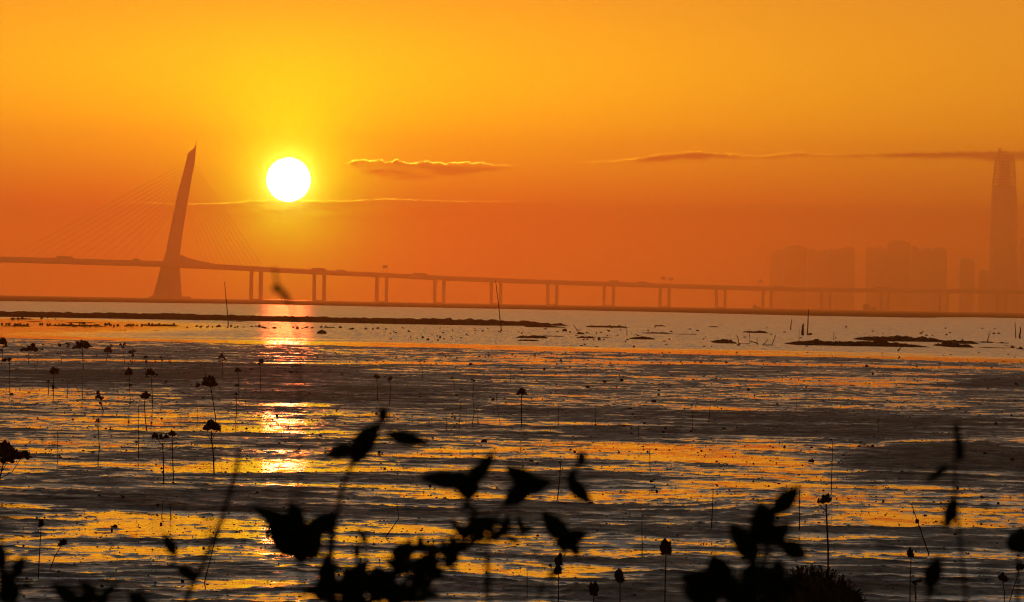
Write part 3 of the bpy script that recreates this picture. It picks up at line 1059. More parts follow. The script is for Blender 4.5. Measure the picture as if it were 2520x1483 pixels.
for k in range(90):
    t = rnd.random()
    y_ = 890 + 560 * t ** 1.2
    clod(rnd.uniform(0, 2520), y_, rnd.uniform(5, 11), rnd.uniform(3.5, 7))
# crumbs: nobody could count these
m_ = MB()
OCT = [(1, 0, 0), (-1, 0, 0), (0, 1, 0), (0, -1, 0), (0, 0, 1), (0, 0, -.6)]
OF = [(0, 2, 4), (2, 1, 4), (1, 3, 4), (3, 0, 4), (2, 0, 5), (1, 2, 5), (3, 1, 5), (0, 3, 5)]
for k in range(9000):
    y_ = 868 + 610 * rnd.random() ** 1.1
    g = ground(rnd.uniform(-200, 2720), y_)
    s = g.y / FPX
    w_ = s * rnd.uniform(1.0, 4.2) * (0.7 + .3 * (rnd.random() < .2))
    h_ = w_ * rnd.uniform(.45, 1.0)
    z_ = mudz(g.x, g.y)
    a_ = rnd.uniform(0, 1.5)
    ca, sa = math.cos(a_), math.sin(a_)
    m_.add([(g.x + (x * ca - y * sa) * w_ * rnd.uniform(.7, 1.5), g.y + (x * sa + y * ca) * w_, z_ + z * h_) for x, y, z in OCT], OF)
tag(m_.build('mud_crumbs', CLOD), 'scattered crumbs of dark mud over the wet flat', kind='stuff')

# ------------------------------------------------------------------ poles and sticks
def pole(xt, yt, xb, yb, w, label, name='pole', cat='pole', group=None, mid=None, knots=0, base=None):
    g = base or ground(xb, yb)
    Y = g.y
    s = Y / FPX
    pts = [g - Vector((0, 0, 0.25))]
    z0 = g.z
    chain = [(xb, yb)] + ([mid] if mid else []) + [(xt, yt)]
    out_ = []
    for (xa, ya), (xc, yc) in zip(chain, chain[1:]):
        for k in range(4):
            t = k / 4
            out_.append((xa + (xc - xa) * t, ya + (yc - ya) * t))
    out_.append((xt, yt))
    P = [at(x, y, Y) + Vector((rnd.uniform(-1, 1) * w * s * .25, rnd.uniform(-.02, .02), 0)) for x, y in out_]
    P[0] = g.copy()
    rad = [w * s / 2 * (1.0 - .45 * i / (len(P) - 1)) for i in range(len(P))]
    m_ = MB()
    m_.tube([pts[0]] + P, [rad[0]] + rad, 6)
    o = m_.build(name, WOOD, None, g)
    return tag(o, label, cat, group)


pole(553, 694, 562, 802, 2.6, 'tall thin pole leaning in the water, between the bridge tower and the sun')
pole(1219.5, 692, 1234, 815, 2.6, 'tall thin pole leaning in the water near the middle of the bridge')
pole(1990, 762, 1986.5, 824, 3.4, 'tall straight pole rising from a block, beside the thick post')
pole(1977, 797, 1975.5, 825, 7.5, 'thick short post standing in the water beside a tall pole', 'post', 'post')
pole(1948, 787, 1946, 812, 3.2, 'short dark stake left of the thick post')
pole(1967, 810, 1966, 842, 1.6, 'hair thin stick in front of the thick post', 'stick', 'stick')
pole(2498, 793, 2500, 832, 2.6, 'thin pole near the picture edge beside a straight square post')
pole(2510.5, 806, 2510, 833, 5, 'straight square post in the water at the picture edge', 'post', 'post')
pole(2434, 825, 2430, 842, 3, 'stake leaning to the right on the outermost islets', 'stake', 'stake')
pole(2052, 817, 2052, 838, 1.8, 'thin upright stick above the long low islet', 'stick', 'stick')
pole(1412, 801, 1425, 821, 2.6, 'stick tilted steeply to the left out of a small clod', 'stick', 'stick')
pole(1539, 799, 1543.5, 826, 1.6, 'thin faint stick alone in the open rippled water', 'stick', 'stick')
pole(1777, 791, 1777, 802, 1.4, 'tiny thin stick far out in the rippled water', 'stick', 'stick')
pole(765, 826, 742, 793, 1.2, 'thin broken twig lying across the sun glitter', 'stick', 'stick')
clod(1994, 825, 11, 6, 'square block at the foot of the tall straight pole', None, 'block', 'stone_block')
clod(1428, 823, 17, 6, 'clod holding the steeply tilted stick', None, 'mud clod')

# driftwood branch
g = ground(1820, 849.5)


def c4(x, y):
    return (2696 + x / 3.6) / 1.6254, (1200 + y / 3.6) / 1.6254


m_ = MB()
s = g.y / FPX
for ch, w in (([(925, 650), (935, 634), (1080, 634), (1102, 602), (1180, 618), (1212, 652)], 1.7), ([(932, 634), (925, 570), (903, 512)], 1.2), ([(1095, 612), (1092, 550), (1085, 482)], 1.0), ([(1203, 640), (1199, 595), (1194, 545)], .9), ([(1268, 652), (1420, 652)], 1.6), ([(1288, 648), (1320, 612), (1360, 563)], 1.1), ([(1413, 652), (1430, 590), (1462, 514)], 1.3)):
    m_.tube([at(*c4(x, y), g.y) for x, y in ch], w * s / 2 * 1.5, 5)
tag(m_.build('driftwood_branch', WOOD, None, g), 'bare crooked driftwood branch with upturned twigs in the water', 'driftwood')

SL = 'thin bare stick standing upright in the wet mud'
SG = 'upright sticks in the mud'
for xt, yt, xb, yb, w in ((142, 1060, 142, 1138, 1.8), (341, 995, 341, 1130, 2.2), (1097, 1012, 1099, 1058, 1.6), (1134, 990, 1130, 1056, 1.8), (1147, 1002, 1147, 1053, 1.4), (1176, 1008, 1176, 1053, 1.4), (1374, 998, 1374, 1050, 1.4), (1466, 995, 1466, 1053, 1.6), (1571, 1048, 1571, 1080, 1.6), (1599, 1107, 1600, 1160, 2.2), (1749, 985, 1744, 1043, 1.7), (1704, 1012, 1704, 1060, 1.6), (1959, 975, 1959, 1021, 1.7), (2161, 1025, 2161, 1070, 1.7), (2049, 1087, 2046, 1206, 2.4), (1755, 1203, 1751, 1307, 3.0), (1967, 1205, 1967, 1310, 3.2), (1580, 1262, 1580, 1366, 2.4), (201, 925, 204, 985, 1.8), (119, 940, 119, 966, 2.2), (485, 1000, 485, 1040, 1.6), (1297, 1400, 1297, 1475, 2.4), (400, 1240, 398, 1270, 1.8), (419, 1240, 420, 1272, 1.8), (504, 900, 506, 940, 1.5), (1040, 900, 1040, 935, 1.3), (165, 930, 166, 975, 1.4), (290, 950, 291, 990, 1.4), (92, 885, 90, 915, 1.4), (1256, 918, 1257, 945, 1.4), (2253, 1441, 2255, 1479, 2.6)):
    pole(xt, yt, xb, yb, w, SL, 'stick', 'stick', SG)
pole(976, 1237, 949, 1323, 2.6, 'bent hooked twig stuck in mud right of the tall blurred sprig', 'twig', 'twig', None, (981, 1278))
pole(2242, 1241, 2286, 1364, 3.2, 'long stick leaning far to the left on mud by the thin tall weed', 'stick', 'stick')
pole(532, 1316, 503, 1436, 3, 'leaning dark stick crossing behind the long diagonal stem', 'stick', 'stick')
pole(1381, 1130, 1372, 1230, 3, 'slightly leaning stick behind the blurred leaves in the middle', 'stick', 'stick')
pole(178, 935, 195, 968, 1.4, 'faint twig leaning left on the far dark mud', 'twig', 'twig')

# ------------------------------------------------------------------ mangrove saplings
def sapling(xb, yb, stems, clusters, label, lw=2.4):
    """stems: px polylines from the base up; clusters: (x, y, rx, ry, leaves)"""
    g = ground(xb, yb)
    g.z = 0
    Y = g.y
    s = Y / FPX
    o = thing('mangrove_sapling', g, label, 'sapling', 'mangrove saplings on the mudflat')
    for i, (chain, w) in enumerate(stems):
        P = [at(x, y, Y) for x, y in chain]
        if i == 0: P = [g - Vector((0, 0, .15)), ] + P
        rad = [w * s / 2 * (1 - .4 * k / (len(P) - 1)) for k in range(len(P))]
        m_ = MB(); m_.tube(P, rad, 6)
        m_.build('stem' if i == 0 else 'branch', STEM, o)
    for (cx, cy_, rx, ry, n_) in clusters:
        rx *= 1.3; ry *= 1.2; n_ = int(n_ * 1.3) + 1
        m_ = MB()
        root_ = at(cx, cy_ + ry * .8, Y)
        for k in range(n_):
            ang = rnd.uniform(-1.55, 1.55) if n_ > 3 else (k - (n_ - 1) / 2) * .5
            rr = rnd.uniform(.75, 1.1)
            tipx = cx + rx * math.sin(ang) * rr
            tipy = cy_ + ry * .8 - ry * 1.7 * math.cos(ang) * rr
            tip = at(tipx, tipy, Y) + Vector((0, rnd.uniform(-1, 1) * rx * s, 0))
            b0 = root_.lerp(tip, rnd.uniform(0.0, .3))
            ln = (tip - b0).length
            m_.leaf(b0, tip, ln * rnd.uniform(.42, .62), Vector((rnd.uniform(-.7, .7), -1, rnd.uniform(-.3, .7))), .3, .12, 5, .04)
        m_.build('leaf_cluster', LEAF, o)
    return o


def simple(x, ytop, xb, yb, r, label, n=9, lw=2.0):
    """one bent stem with a crown of half width r and small side leaves"""
    L = yb - ytop
    k1, k2 = rnd.uniform(-.035, .035) * L, rnd.uniform(-.03, .03) * L
    sg = rnd.choice((-1, 1))
    ax, ay = x + (xb - x) * .22 + k2 * .6, ytop + L * .22
    sapling(xb, yb, [([(xb, yb), (xb + (x - xb) * .3 + k1, yb - L * .3), (xb + (x - xb) * .62 + k2, yb - L * .62), (x, ytop + r * .9)], lw), ([(ax, ay), (ax + sg * r * .8, ay - r * 1.1)], lw * .6)],
            [(x, ytop + r * .8, r, r * .8, n), (ax + sg * r * .9, ay - r * 1.2, r * .45, r * .45, 4)], label, lw)


sapling(4, 900, [([(4, 900), (6, 870), (7, 850)], 2)], [(6, 840, 10, 9, 14), (14, 850, 5, 4, 6), (3, 861, 4, 4, 6)], 'dark tufted sapling half cut off by the picture edge, far out by the water')
sapling(70, 899, [([(70, 899), (69, 865)], 1.8), ([(69, 880), (56, 866)], 1), ([(69, 876), (84, 855)], 1), ([(70, 885), (101, 862)], 1)], [(57, 860, 8, 5, 8), (76, 857, 14, 6, 16), (81, 849, 6, 5, 8), (102, 858, 4, 4, 5), (105, 848, 4, 2, 4)], 'spreading many tufted sapling far out, second from the picture edge')
sapling(152, 897, [([(152, 897), (149, 862)], 1.5), ([(152, 885), (167, 855)], 1.0)], [(147, 849, 4, 5, 6), (164, 845, 6, 3, 6), (168, 852, 4, 3, 5)], 'small forked sapling between the many tufted one and the big umbrella crowned one')
sapling(205, 911, [([(205, 911), (204, 880), (203, 856)], 2.6), ([(204, 870), (186, 856)], 1.2), ([(204, 868), (222, 852)], 1.2)], [(203, 846, 15, 9, 26), (188, 852, 7, 5, 8), (216, 849, 6, 5, 8), (224, 853, 4, 3, 5), (180, 857, 4, 3, 5), (201, 870, 2.5, 3, 4)], 'big umbrella crowned sapling standing far out near the waterline')
simple(266, 853, 262, 887, 9, 'flat headed sapling just right of the umbrella crowned one', 12)
sapling(307, 896, [([(307, 896), (304, 870), (302, 856)], 1.7)], [(297, 848, 4, 4, 6), (306, 847, 4, 4, 6), (302, 854, 4, 4, 6)], 'three tufted sapling between the flat headed and the drooping ones')
sapling(326, 899, [([(326, 899), (325, 870)], 1.6)], [(320, 866, 6, 5, 9), (329, 864, 5, 4, 8), (327, 875, 4, 4, 6)], 'drooping headed sapling on the far flat')
sapling(361, 906, [([(361, 906), (359, 882)], 1.5)], [(358, 879, 5, 4, 7), (360, 890, 3, 4, 6)], 'sapling with two tufts one above the other, right of the drooping one')
sapling(398, 909, [([(398, 909), (397, 882)], 1.2)], [(396, 879, 3, 3, 5), (398, 886, 3, 3, 5)], 'tiny thin sapling with a small double tuft far out')
sapling(24, 971, [([(24, 971), (24, 930), (23, 888)], 2.2)], [(18, 884, 11, 4, 14), (25, 896, 5, 2, 5)], 'flat crowned sapling on the dark mud near the picture edge')
sapling(131, 979, [([(131, 979), (132, 945), (133, 915)], 2.6)], [(134, 912, 10, 8, 18), (127, 917, 4, 4, 5), (131, 952, 3, 7, 7)], 'round crowned sapling with a leafy lower stem on the dark mud')
sapling(321, 996, [([(321, 996), (319, 960), (318, 920)], 2.0)], [(318, 914, 9, 9, 14), (321, 947, 4, 4, 5)], 'faint loose crowned sapling on the dark mud beside a fuller one')
sapling(376, 1003, [([(376, 1003), (374, 960), (372, 928)], 2.6), ([(373, 940), (384, 925)], 1)], [(369, 915, 10, 9, 18), (384, 921, 4, 4, 6), (362, 926, 4, 4, 5)], 'full crowned sapling on the dark mud beside a fainter one')
simple(357, 964, 361, 1060, 11, 'domed sapling with a bare straight stem in front of the full crowned one', 16, 3.0)
sapling(255, 1016, [([(255, 1016), (250, 996), (244, 962)], 2.6)], [(243, 966, 6, 6, 8), (241, 976, 7, 5, 8), (251, 980, 5, 5, 7), (248, 992, 4, 5, 6)], 'shaggy leaning sapling leafy all the way up its stem')
simple(240, 1030, 241, 1140, 6, 'slim sapling with one small bud like head on a straight bare stem', 7, 2.6)
sapling(549, 936, [([(549, 936), (548, 905), (547, 885)], 1.8)], [(547, 875, 5, 7, 9), (538, 880, 4, 4, 5), (553, 883, 3, 4, 4)], 'three lobed sapling far out, just left of the sun glitter')
sapling(641, 965, [([(641, 965), (641, 930), (642, 898)], 1.6)], [(643, 888, 6, 7, 10), (637, 896, 3, 3, 4)], 'oval headed sapling far out at the edge of the sun glitter')
simple(585, 905, 588, 979, 7, 'faint loose headed sapling on the dark band left of the sun glitter', 8, 1.7)
simple(582, 966, 579, 1044, 4, 'narrow leafed sapling like a spear head near the sun glitter', 7, 2.0)
sapling(531, 1032, [([(531, 1032), (524, 985), (518, 950)], 3.0), ([(521, 968), (500, 952), (490, 945)], 1.2)], [(516, 937, 15, 12, 26), (506, 934, 7, 6, 9), (487, 948, 6, 6, 7), (522, 946, 7, 6, 8)], 'leaning sapling with a broad ragged crown and one side branch')
sapling(527, 1172, [([(527, 1172), (525, 1120), (521, 1085), (520, 1060)], 4.2), ([(522, 1090), (510, 1068)], 2), ([(523, 1082), (531, 1062)], 2)], [(521, 1045, 12, 13, 22), (507, 1053, 7, 8, 12), (533, 1050, 9, 10, 14)], 'sturdy sapling with a dense black crown of three tufts left of the glitter')
sapling(403, 1186, [([(403, 1186), (402, 1130), (400, 1090)], 3.6), ([(401, 1100), (386, 1080)], 1.8), ([(401, 1095), (411, 1078)], 1.6)], [(382, 1072, 8, 7, 12), (398, 1074, 6, 7, 10), (409, 1072, 6, 7, 10)], 'candelabra sapling with three separate heads')
sapling(427, 1184, [([(427, 1184), (425, 1130), (424, 1080)], 3.2)], [(424, 1066, 8, 8, 16)], 'single headed sapling touching the candelabra one')
sapling(-6, 1200, [([(-6, 1200), (6, 1150), (12, 1130)], 4.5), ([(-2, 1180), (30, 1162), (52, 1128)], 2.4), ([(2, 1165), (22, 1132)], 2.4)], [(14, 1106, 20, 20, 36), (40, 1118, 12, 12, 20), (60, 1118, 13, 10, 18), (18, 1130, 16, 8, 14)], 'largest spreading sapling, cut off by the picture edge, with thick black crowns')
sapling(94, 1427, [([(94, 1427), (98, 1350), (101, 1300)], 3.4)], [(101, 1288, 7, 10, 7), (93, 1280, 8, 2, 3)], 'straight sapling with a tulip shaped head low in the near corner')
sapling(121, 1408, [([(121, 1408), (135, 1370), (152, 1342)], 3.2), ([(148, 1349), (143, 1338)], 1.6)], [(154, 1334, 9, 10, 12), (144, 1342, 3, 4, 3)], 'sapling leaning to the right beside the tulip headed one')
simple(926, 921, 928, 988, 6, 'small headed sapling right of the glitter, first of a pair', 10, 2)
simple(960, 927, 957, 1000, 5, 'small headed sapling right of the glitter, second and leaning one of a pair', 8, 2)
simple(1113, 927, 1119, 957, 4, 'short leaning sapling on the dark flat beyond the tall blurred sprig', 7, 1.6)
simple(1167, 934, 1162, 1048, 3.5, 'very slim tall sapling with a pin head', 7, 2)
sapling(1284, 1053, [([(1284, 1053), (1283, 1000), (1283, 972)], 3.4)], [(1283, 961, 9, 8, 16), (1291, 968, 7, 5, 8), (1275, 969, 4, 4, 5)], 'stout sapling with a square dark head in the middle of the flat')
simple(1221, 966, 1231, 1044, 3, 'thin wavering sapling just left of the stout square headed one', 5, 1.6)
sapling(2038, 1425, [([(2038, 1425), (2038, 1350), (2034, 1270), (2033, 1240)], 5.5), ([(2033, 1258), (2022, 1250), (2015, 1238)], 2.6)], [(2033, 1226, 12, 12, 18), (2015, 1233, 4, 7, 7)], 'tall crooked sapling with one side bud rising above the bramble mound')
sapling(1636, 1500, [([(1636, 1500), (1637, 1430), (1639, 1364)], 4)], [(1639, 1346, 13, 20, 12), (1646, 1356, 7, 8, 5)], 'crown headed sapling with spiky upright leaves left of the large blurred shrub')
sapling(2239, 1500, [([(2239, 1500), (2240, 1430), (2242, 1374)], 3.6), ([(2242, 1376), (2252, 1362)], 1.6)], [(2241, 1360, 8, 13, 12), (2254, 1358, 3, 4, 2)], 'tulip headed sapling with one small side leaf, right of the bramble mound')
sapling(2254, 1505, [([(2254, 1505), (2252, 1460), (2250, 1442)], 2.6)], [(2250, 1434, 7, 8, 4), (2264, 1430, 10, 6, 3)], 'low two leafed seedling at the foot of the tulip headed one')
sapling(2471, 1505, [([(2471, 1505), (2472, 1460), (2467, 1430)], 3.2), ([(2469, 1436), (2479, 1425)], 1.4)], [(2466, 1421, 11, 11, 12), (2480, 1424, 4, 3, 2)], 'heart headed sapling low beside two crossing stems')
sapling(2477, 1510, [([(2477, 1510), (2492, 1455), (2509, 1402)], 3.2)], [(2511, 1394, 9, 9, 12)], 'sapling leaning right across a straight stem at the picture edge')
sapling(1374, 1500, [([(1374, 1500), (1374, 1450), (1375, 1410)], 4)], [(1376, 1377, 9, 17, 9), (1374, 1402, 9, 13, 9)], 'double decked sapling with two spiky heads, one above the other')
sapling(1461, 1520, [([(1461, 1520), (1461, 1490), (1461, 1462)], 4)], [(1461, 1447, 9, 20, 10)], 'stubby closed bud sapling low at the picture edge')
sapling(1525, 1515, [([(1525, 1515), (1526, 1470), (1526, 1436)], 3.8)], [(1526, 1418, 10, 19, 11)], 'closed bud sapling between the stubby one and the crown headed one')

# ------------------------------------------------------------------ wading bird
g = ground(2212, 866.5)
s = g.y / FPX
me = bpy.data.meshes.new('wading_bird')
pts = [(0, 0, .20), (.05, 0, .27), (.11, 0, .345), (.135, 0, .40), (.15, 0, .445), (.19, 0, .452), (-.05, 0, .14), (-.11, 0, .07),
       (.01, -.03, .12), (.02, -.03, 0.0), (-.01, .03, .12), (-.02, .03, 0.0)]
edges = [(0, 1), (1, 2), (2, 3), (3, 4), (4, 5), (0, 6), (6, 7), (0, 8), (8, 9), (0, 10), (10, 11)]
me.from_pydata([(x * 1.25, y, z) for x, y, z in pts], edges, [])
o = bpy.data.objects.new('wading_bird', me); C.objects.link(o)
o.location = (g.x, g.y, 0)
me.materials.append(BIRD)
sk = o.modifiers.new('skin', 'SKIN')
for v, r_ in zip(me.skin_vertices[0].data, (.078, .07, .042, .03, .034, .008, .055, .02, .018, .009, .018, .009)):
    v.radius = (r_, r_)
me.skin_vertices[0].data[0].use_root = True
ss = o.modifiers.new('smooth', 'SUBSURF'); ss.levels = 2; ss.render_levels = 2
tag(o, 'small dark wading bird leaning forward in the shallows before the long islet', 'bird')

# ------------------------------------------------------------------ camera-side bank and blurred foreground plants
yy_ = np.linspace(-60, 34, 60)[:, None] * np.ones((1, 60))
xx_ = np.linspace(-30, 30, 60)[None, :] * np.ones((60, 1))
zb = 2.35 * (1 - sstep(yy_, 11, 30)) + 0.10 * fbm(xx_ / 2, yy_ / 2, 77, 4) - 0.05
zb = np.where(yy_ > 31, -0.3, zb)
bank = np_grid('grassy_bank', xx_, yy_, zb, BANKMUD)
tag(bank, kind='structure')


def bankz(x, y):
    return float(2.35 * (1 - sstep(np.array(y), 11, 30))) - 0.12


def fore(name, label, Y, stems, leaves, cat='shrub', buds=(), stem_w=4.0, clusters=(), tilt=1.0):
    """stems: px chains listed from the root upward; the first one is carried down to the bank"""
    s = Y / FPX
    x0, y0 = stems[0][0][0]
    p0 = at(x0, y0, Y)
    rootp = Vector((p0.x, Y, bankz(p0.x, Y)))
    o = thing(name, rootp, label, cat)
    for i, (ch, w) in enumerate(stems):
        P = [at(x, y, Y + rnd.uniform(-.06, .06)) for x, y in ch]
        if i == 0:
            n_ = 4
            P = [rootp.lerp(P[0], k / n_) + Vector((rnd.uniform(-.01, .01), 0, 0)) for k in range(n_)] + P
        rad = [w * s / 2 * (2.0 - .6 * k / (len(P) - 1)) for k in range(len(P))]
        m_ = MB(); m_.tube(P, rad, 7); m_.build('stem' if i == 0 else 'branch', STEM, o, smooth=True)
    for (xb, yb, xt, yt, w) in leaves:
        dy = rnd.uniform(-.35, .35) * tilt * math.hypot(xt - xb, yt - yb) * s
        b = at(xb, yb, Y); t = at(xt, yt, Y) + Vector((0, dy, 0))
        m_ = MB()
        m_.leaf(b, t, w * s * 1.12, Vector((rnd.uniform(-.3, .3), -1, rnd.uniform(-.2, .5))), rnd.uniform(.1, .3), rnd.uniform(-.15, .2), 10, .03)
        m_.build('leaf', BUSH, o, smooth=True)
    for (x, y, rx, ry) in buds:
        c_ = at(x, y, Y)
        m_ = MB(); m_.lump(c_, (rx * s, rx * s, ry * s), rnd, 3, .05); m_.build('flower_bud', BUSH, o, smooth=True)
    for (cx, cy_, rx, ry, n_, ll) in clusters:
        m_ = MB()
        for k in range(n_):
            a_ = rnd.uniform(0, 6.28); q = math.sqrt(rnd.random())
            x, y = cx + rx * q * math.cos(a_), cy_ + ry * q * math.sin(a_)
            an = rnd.uniform(-1.9, 1.9)
            l_ = ll * rnd.uniform(.7, 1.25)
            Yk = Y + rnd.uniform(-.15, .15)
            m_.leaf(at(x, y, Yk), at(x + l_ * math.sin(an), y - l_ * math.cos(an), Yk + rnd.uniform(-.4, .4) * l_ * s), l_ * s * rnd.uniform(.4, .6), Vector((rnd.uniform(-.6, .6), -1, rnd.uniform(-.4, .7))), .25, .12, 6, .03)
        m_.build('foliage', BUSH, o)
    return o


fore('leafy_sprig', 'tall blurred sprig with a round bud and three leaves, right of the glitter', 6.4,
     [([(806, 1500), (812, 1400), (822, 1300), (838, 1220), (852, 1178), (868, 1140)], 8), ([(868, 1140), (905, 1085), (935, 1045), (945, 1025)], 9), ([(905, 1095), (925, 1080), (952, 1066)], 8)],
     [(866, 1145, 935, 1040, 58), (880, 1130, 900, 1050, 46), (880, 1105, 797, 1124, 42), (948, 1066, 1060, 1094, 38)], buds=[(943, 1021, 15, 20)])
fore('leafy_sprig', 'blurred cluster of spread leaves hiding the foot of the sun glitter', 6.0,
     [([(812, 1500), (806, 1420), (800, 1370), (760, 1362), (745, 1330), (738, 1300)], 10), ([(738, 1300), (722, 1240), (718, 1205)], 3.4), ([(806, 1420), (810, 1330), (815, 1280)], 6)],
     [(750, 1318, 615, 1246, 44), (745, 1322, 660, 1262, 60), (742, 1315, 712, 1232, 44), (745, 1325, 834, 1262, 52), (755, 1372, 655, 1285, 74), (752, 1305, 735, 1392, 84), (770, 1300, 770, 1385, 60), (805, 1445, 806, 1368, 50), (800, 1480, 812, 1400, 56)], tilt=.6)
fore('leafy_sprig', 'single bare blurred twig with a knotted tip reaching above the horizon', 5.2,
     [([(742, 1500), (738, 1200), (735, 850), (718, 752), (684, 712), (676, 662)], 4.2)], [(716, 750, 686, 706, 16)], buds=[(681, 711, 12, 11)])
fore('leafy_shrub', 'dense blurred shrub of small leaves low right of the glitter', 6.8,
     [([(900, 1510), (890, 1440), (880, 1380)], 8), ([(890, 1450), (960, 1420), (1030, 1390), (1100, 1350), (1180, 1310)], 7), ([(880, 1380), (879, 1330)], 4), ([(895, 1440), (905, 1390), (888, 1320)], 4), ([(1030, 1390), (1060, 1370), (1085, 1376)], 4), ([(960, 1420), (985, 1380), (1000, 1350)], 4), ([(1100, 1350), (1160, 1335), (1230, 1318)], 5), ([(880, 1470), (850, 1430), (830, 1390)], 5), ([(940, 1430), (1010, 1452), (1060, 1440)], 5)],
     [(879, 1378, 879, 1330, 20), (905, 1340, 880, 1298, 16), (850, 1440, 905, 1378, 36), (960, 1365, 1030, 1350, 42), (1085, 1372, 1150, 1338, 32)],
     clusters=[(870, 1466, 100, 40, 62, 50), (935, 1436, 60, 32, 22, 42), (1030, 1392, 50, 48, 42, 42), (1085, 1398, 36, 26, 15, 36), (985, 1466, 66, 28, 30, 42), (1112, 1352, 44, 18, 16, 34)])
fore('leafy_sprig', 'blurred sprig of three long leaves spread like a bird in flight', 6.2,
     [([(1190, 1500), (1198, 1400), (1172, 1290), (1150, 1232)], 5), ([(1172, 1290), (1215, 1272), (1240, 1246)], 4)],
     [(1160, 1190, 1028, 1176, 46), (1158, 1195, 1217, 1108, 36), (1150, 1168, 1152, 1238, 58), (1165, 1200, 1090, 1172, 50), (1165, 1185, 1180, 1140, 40)],
     clusters=[(1205, 1310, 80, 26, 36, 40), (1150, 1262, 30, 14, 6, 28)], tilt=.4)
fore('leafy_sprig', 'blurred sprig with a small bud on a bent neck and paired leaves beside', 6.3,
     [([(1205, 1500), (1200, 1330), (1215, 1275), (1240, 1245), (1290, 1205), (1340, 1192), (1400, 1182)], 5), ([(1400, 1182), (1412, 1160), (1430, 1140), (1432, 1125)], 7)],
     [(1325, 1200, 1241, 1146, 48), (1310, 1185, 1236, 1250, 50), (1270, 1205, 1362, 1184, 44), (1398, 1175, 1456, 1243, 40), (1400, 1195, 1415, 1150, 24)], buds=[(1431, 1130, 14, 20)], tilt=.4)
fore('leafy_sprig', 'blurred leaf pair with a third leaf hanging, right of the low shrub', 6.9,
     [([(1350, 1510), (1362, 1420), (1388, 1365), (1396, 1330)], 4), ([(1362, 1420), (1310, 1350), (1290, 1320)], 3), ([(1388, 1365), (1340, 1300)], 2.5), ([(1375, 1390), (1330, 1450), (1320, 1500)], 4)],
     [(1400, 1332, 1333, 1258, 48), (1385, 1338, 1446, 1308, 40), (1396, 1310, 1384, 1362, 44), (1400, 1352, 1432, 1362, 26)], tilt=.4)
fore('leafy_shrub', 'large blurred shrub with broad pointed leaves in front of the bramble mound', 5.6,
     [([(1850, 1510), (1865, 1440), (1880, 1385), (1888, 1340)], 12), ([(1880, 1385), (1900, 1300), (1908, 1262)], 7), ([(1865, 1430), (1835, 1395)], 6), ([(1850, 1480), (1790, 1450)], 8), ([(1885, 1370), (1925, 1342)], 5)],
     [(1900, 1268, 1969, 1195, 48), (1888, 1352, 1868, 1232, 66), (1893, 1300, 1880, 1238, 50), (1886, 1348, 1947, 1282, 44), (1862, 1388, 1793, 1285, 62), (1920, 1338, 1988, 1374, 50), (1778, 1452, 1752, 1362, 72), (1795, 1448, 1668, 1416, 62), (1770, 1485, 1674, 1448, 52), (1840, 1440, 1860, 1380, 50), (1900, 1430, 1930, 1385, 44)],
     clusters=[(1815, 1474, 70, 22, 20, 56), (1890, 1462, 56, 34, 18, 52)], tilt=.35)
fore('weed_stalk', 'thin tall blurred weed with a bud tip and narrow leaves near the picture edge', 6.4,
     [([(2378, 1510), (2372, 1420), (2360, 1310), (2350, 1240), (2350, 1150), (2354, 1070)], 6)],
     [(2354, 1066, 2366, 1142, 24), (2337, 1142, 2275, 1192, 20), (2352, 1222, 2326, 1306, 34), (2345, 1300, 2300, 1285, 10)], 'weed', buds=[(2354, 1056, 10, 15)], tilt=.3)
fore('leafy_sprig', 'single broad blurred leaf standing upright beside the tulip headed sapling', 5.8,
     [([(2278, 1510), (2282, 1470), (2286, 1440)], 6)], [(2284, 1452, 2312, 1368, 46), (2288, 1470, 2300, 1448, 12)], tilt=.2)
fore('flower_stalk', 'round blurred flower head on a straight stalk cut by the picture edge', 8.5,
     [([(2504, 1500), (2505, 1440), (2506, 1370)], 5)], [(2508, 1362, 2486, 1310, 40), (2508, 1362, 2514, 1295, 50), (2508, 1362, 2536, 1312, 46)], 'flower', buds=[(2510, 1335, 26, 30)], tilt=.3)
fore('weed_stalk', 'long blurred diagonal stem crossing the mud left of the glitter', 6.6,
     [([(448, 1505), (468, 1452), (492, 1402), (522, 1338), (545, 1280), (568, 1205), (580, 1165), (590, 1108)], 8), ([(480, 1428), (420, 1388), (380, 1400), (310, 1438)], 2.6), ([(425, 1388), (430, 1365)], 3)],
     [(434, 1370, 402, 1312, 30), (484, 1424, 432, 1393, 30), (478, 1425, 452, 1412, 26), (526, 1330, 540, 1300, 16)], 'weed', tilt=.3)
fore('leafy_shrub', 'blurred leaves low in the corner below the tulip headed sapling', 5.9,
     [([(40, 1510), (36, 1450), (38, 1420)], 7), ([(36, 1455), (10, 1420), (-6, 1390)], 6), ([(38, 1440), (60, 1440), (80, 1446)], 3)],
     [(36, 1426, 64, 1366, 36), (6, 1410, 2, 1328, 30), (30, 1460, 2, 1398, 40), (36, 1486, 6, 1430, 60), (50, 1440, 84, 1446, 20), (20, 1490, 50, 1440, 30)], tilt=.3)
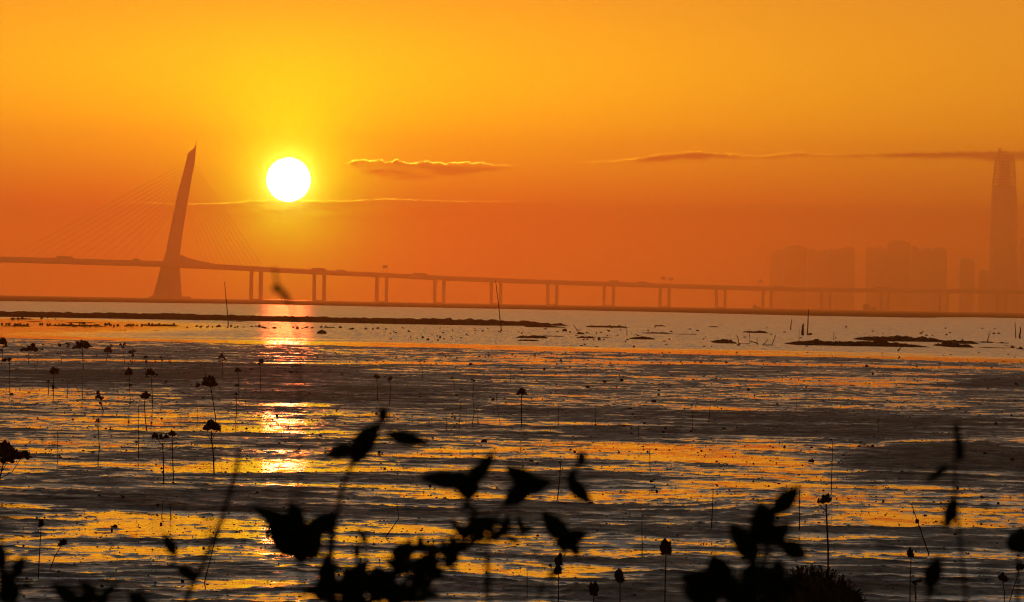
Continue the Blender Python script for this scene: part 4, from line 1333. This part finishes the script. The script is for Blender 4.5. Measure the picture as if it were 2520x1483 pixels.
fore('leafy_sprig', 'blurred fan of three arched leaves along the bottom edge', 5.7,
     [([(215, 1520), (222, 1490), (232, 1470)], 6)],
     [(196, 1490, 126, 1434, 40), (240, 1478, 193, 1426, 32), (240, 1480, 292, 1434, 28), (230, 1500, 180, 1466, 46), (245, 1500, 262, 1456, 36)], tilt=.3)
fore('leafy_sprig', 'small blurred leaf tuft at the bottom edge under the diagonal stem', 5.9,
     [([(345, 1520), (340, 1490), (336, 1475)], 5)], [(338, 1486, 316, 1452, 22), (338, 1486, 346, 1450, 22), (342, 1492, 366, 1470, 24), (334, 1494, 320, 1470, 20)], tilt=.3)

# bramble mound, in focus out on the mud
Y = 57.0
s = Y / FPX
gx = at(1995, 1483, Y)
o = thing('bramble_mound', (gx.x, Y, 0), 'dark rounded bramble mound with ragged twigs beside the large blurred shrub', 'shrub')
m_ = MB()
m_.lump((gx.x, Y + .1, .42), (.62, .5, .42), rnd, 3, .12)
for k in range(1800):
    a_ = rnd.uniform(0, math.pi); q = rnd.random() ** .45
    x = 1995 + 148 * q * math.cos(a_); y = 1575 - 160 * q * math.sin(a_)
    yd = rnd.uniform(-.45, .45)
    an = math.atan2(x - 1995, 1575 - y) + rnd.uniform(-1.0, 1.0)
    l_ = rnd.uniform(9, 20)
    m_.leaf(at(x, y, Y + yd), at(x + l_ * math.sin(an), y - l_ * math.cos(an), Y + yd + rnd.uniform(-.03, .03)), l_ * s * rnd.uniform(.3, .5), Vector((rnd.uniform(-.8, .8), -1, rnd.uniform(-.5, .7))), .2, .15, 4, .04)
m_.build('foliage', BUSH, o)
m_ = MB()
for k in range(150):
    a_ = rnd.uniform(.1, 3.04)
    x = 1995 + 138 * math.cos(a_); y = 1575 - 158 * math.sin(a_)
    an = math.atan2(x - 1995, 1575 - y)
    pts_ = []
    for j in range(5):
        pts_.append(at(x, y, Y + rnd.uniform(-.03, .03)))
        x += 7 * math.sin(an); y -= 7 * math.cos(an)
        an += rnd.uniform(-.7, .7)
    m_.tube(pts_, 1.1 * s, 4)
m_.build('twigs', STEM, o)
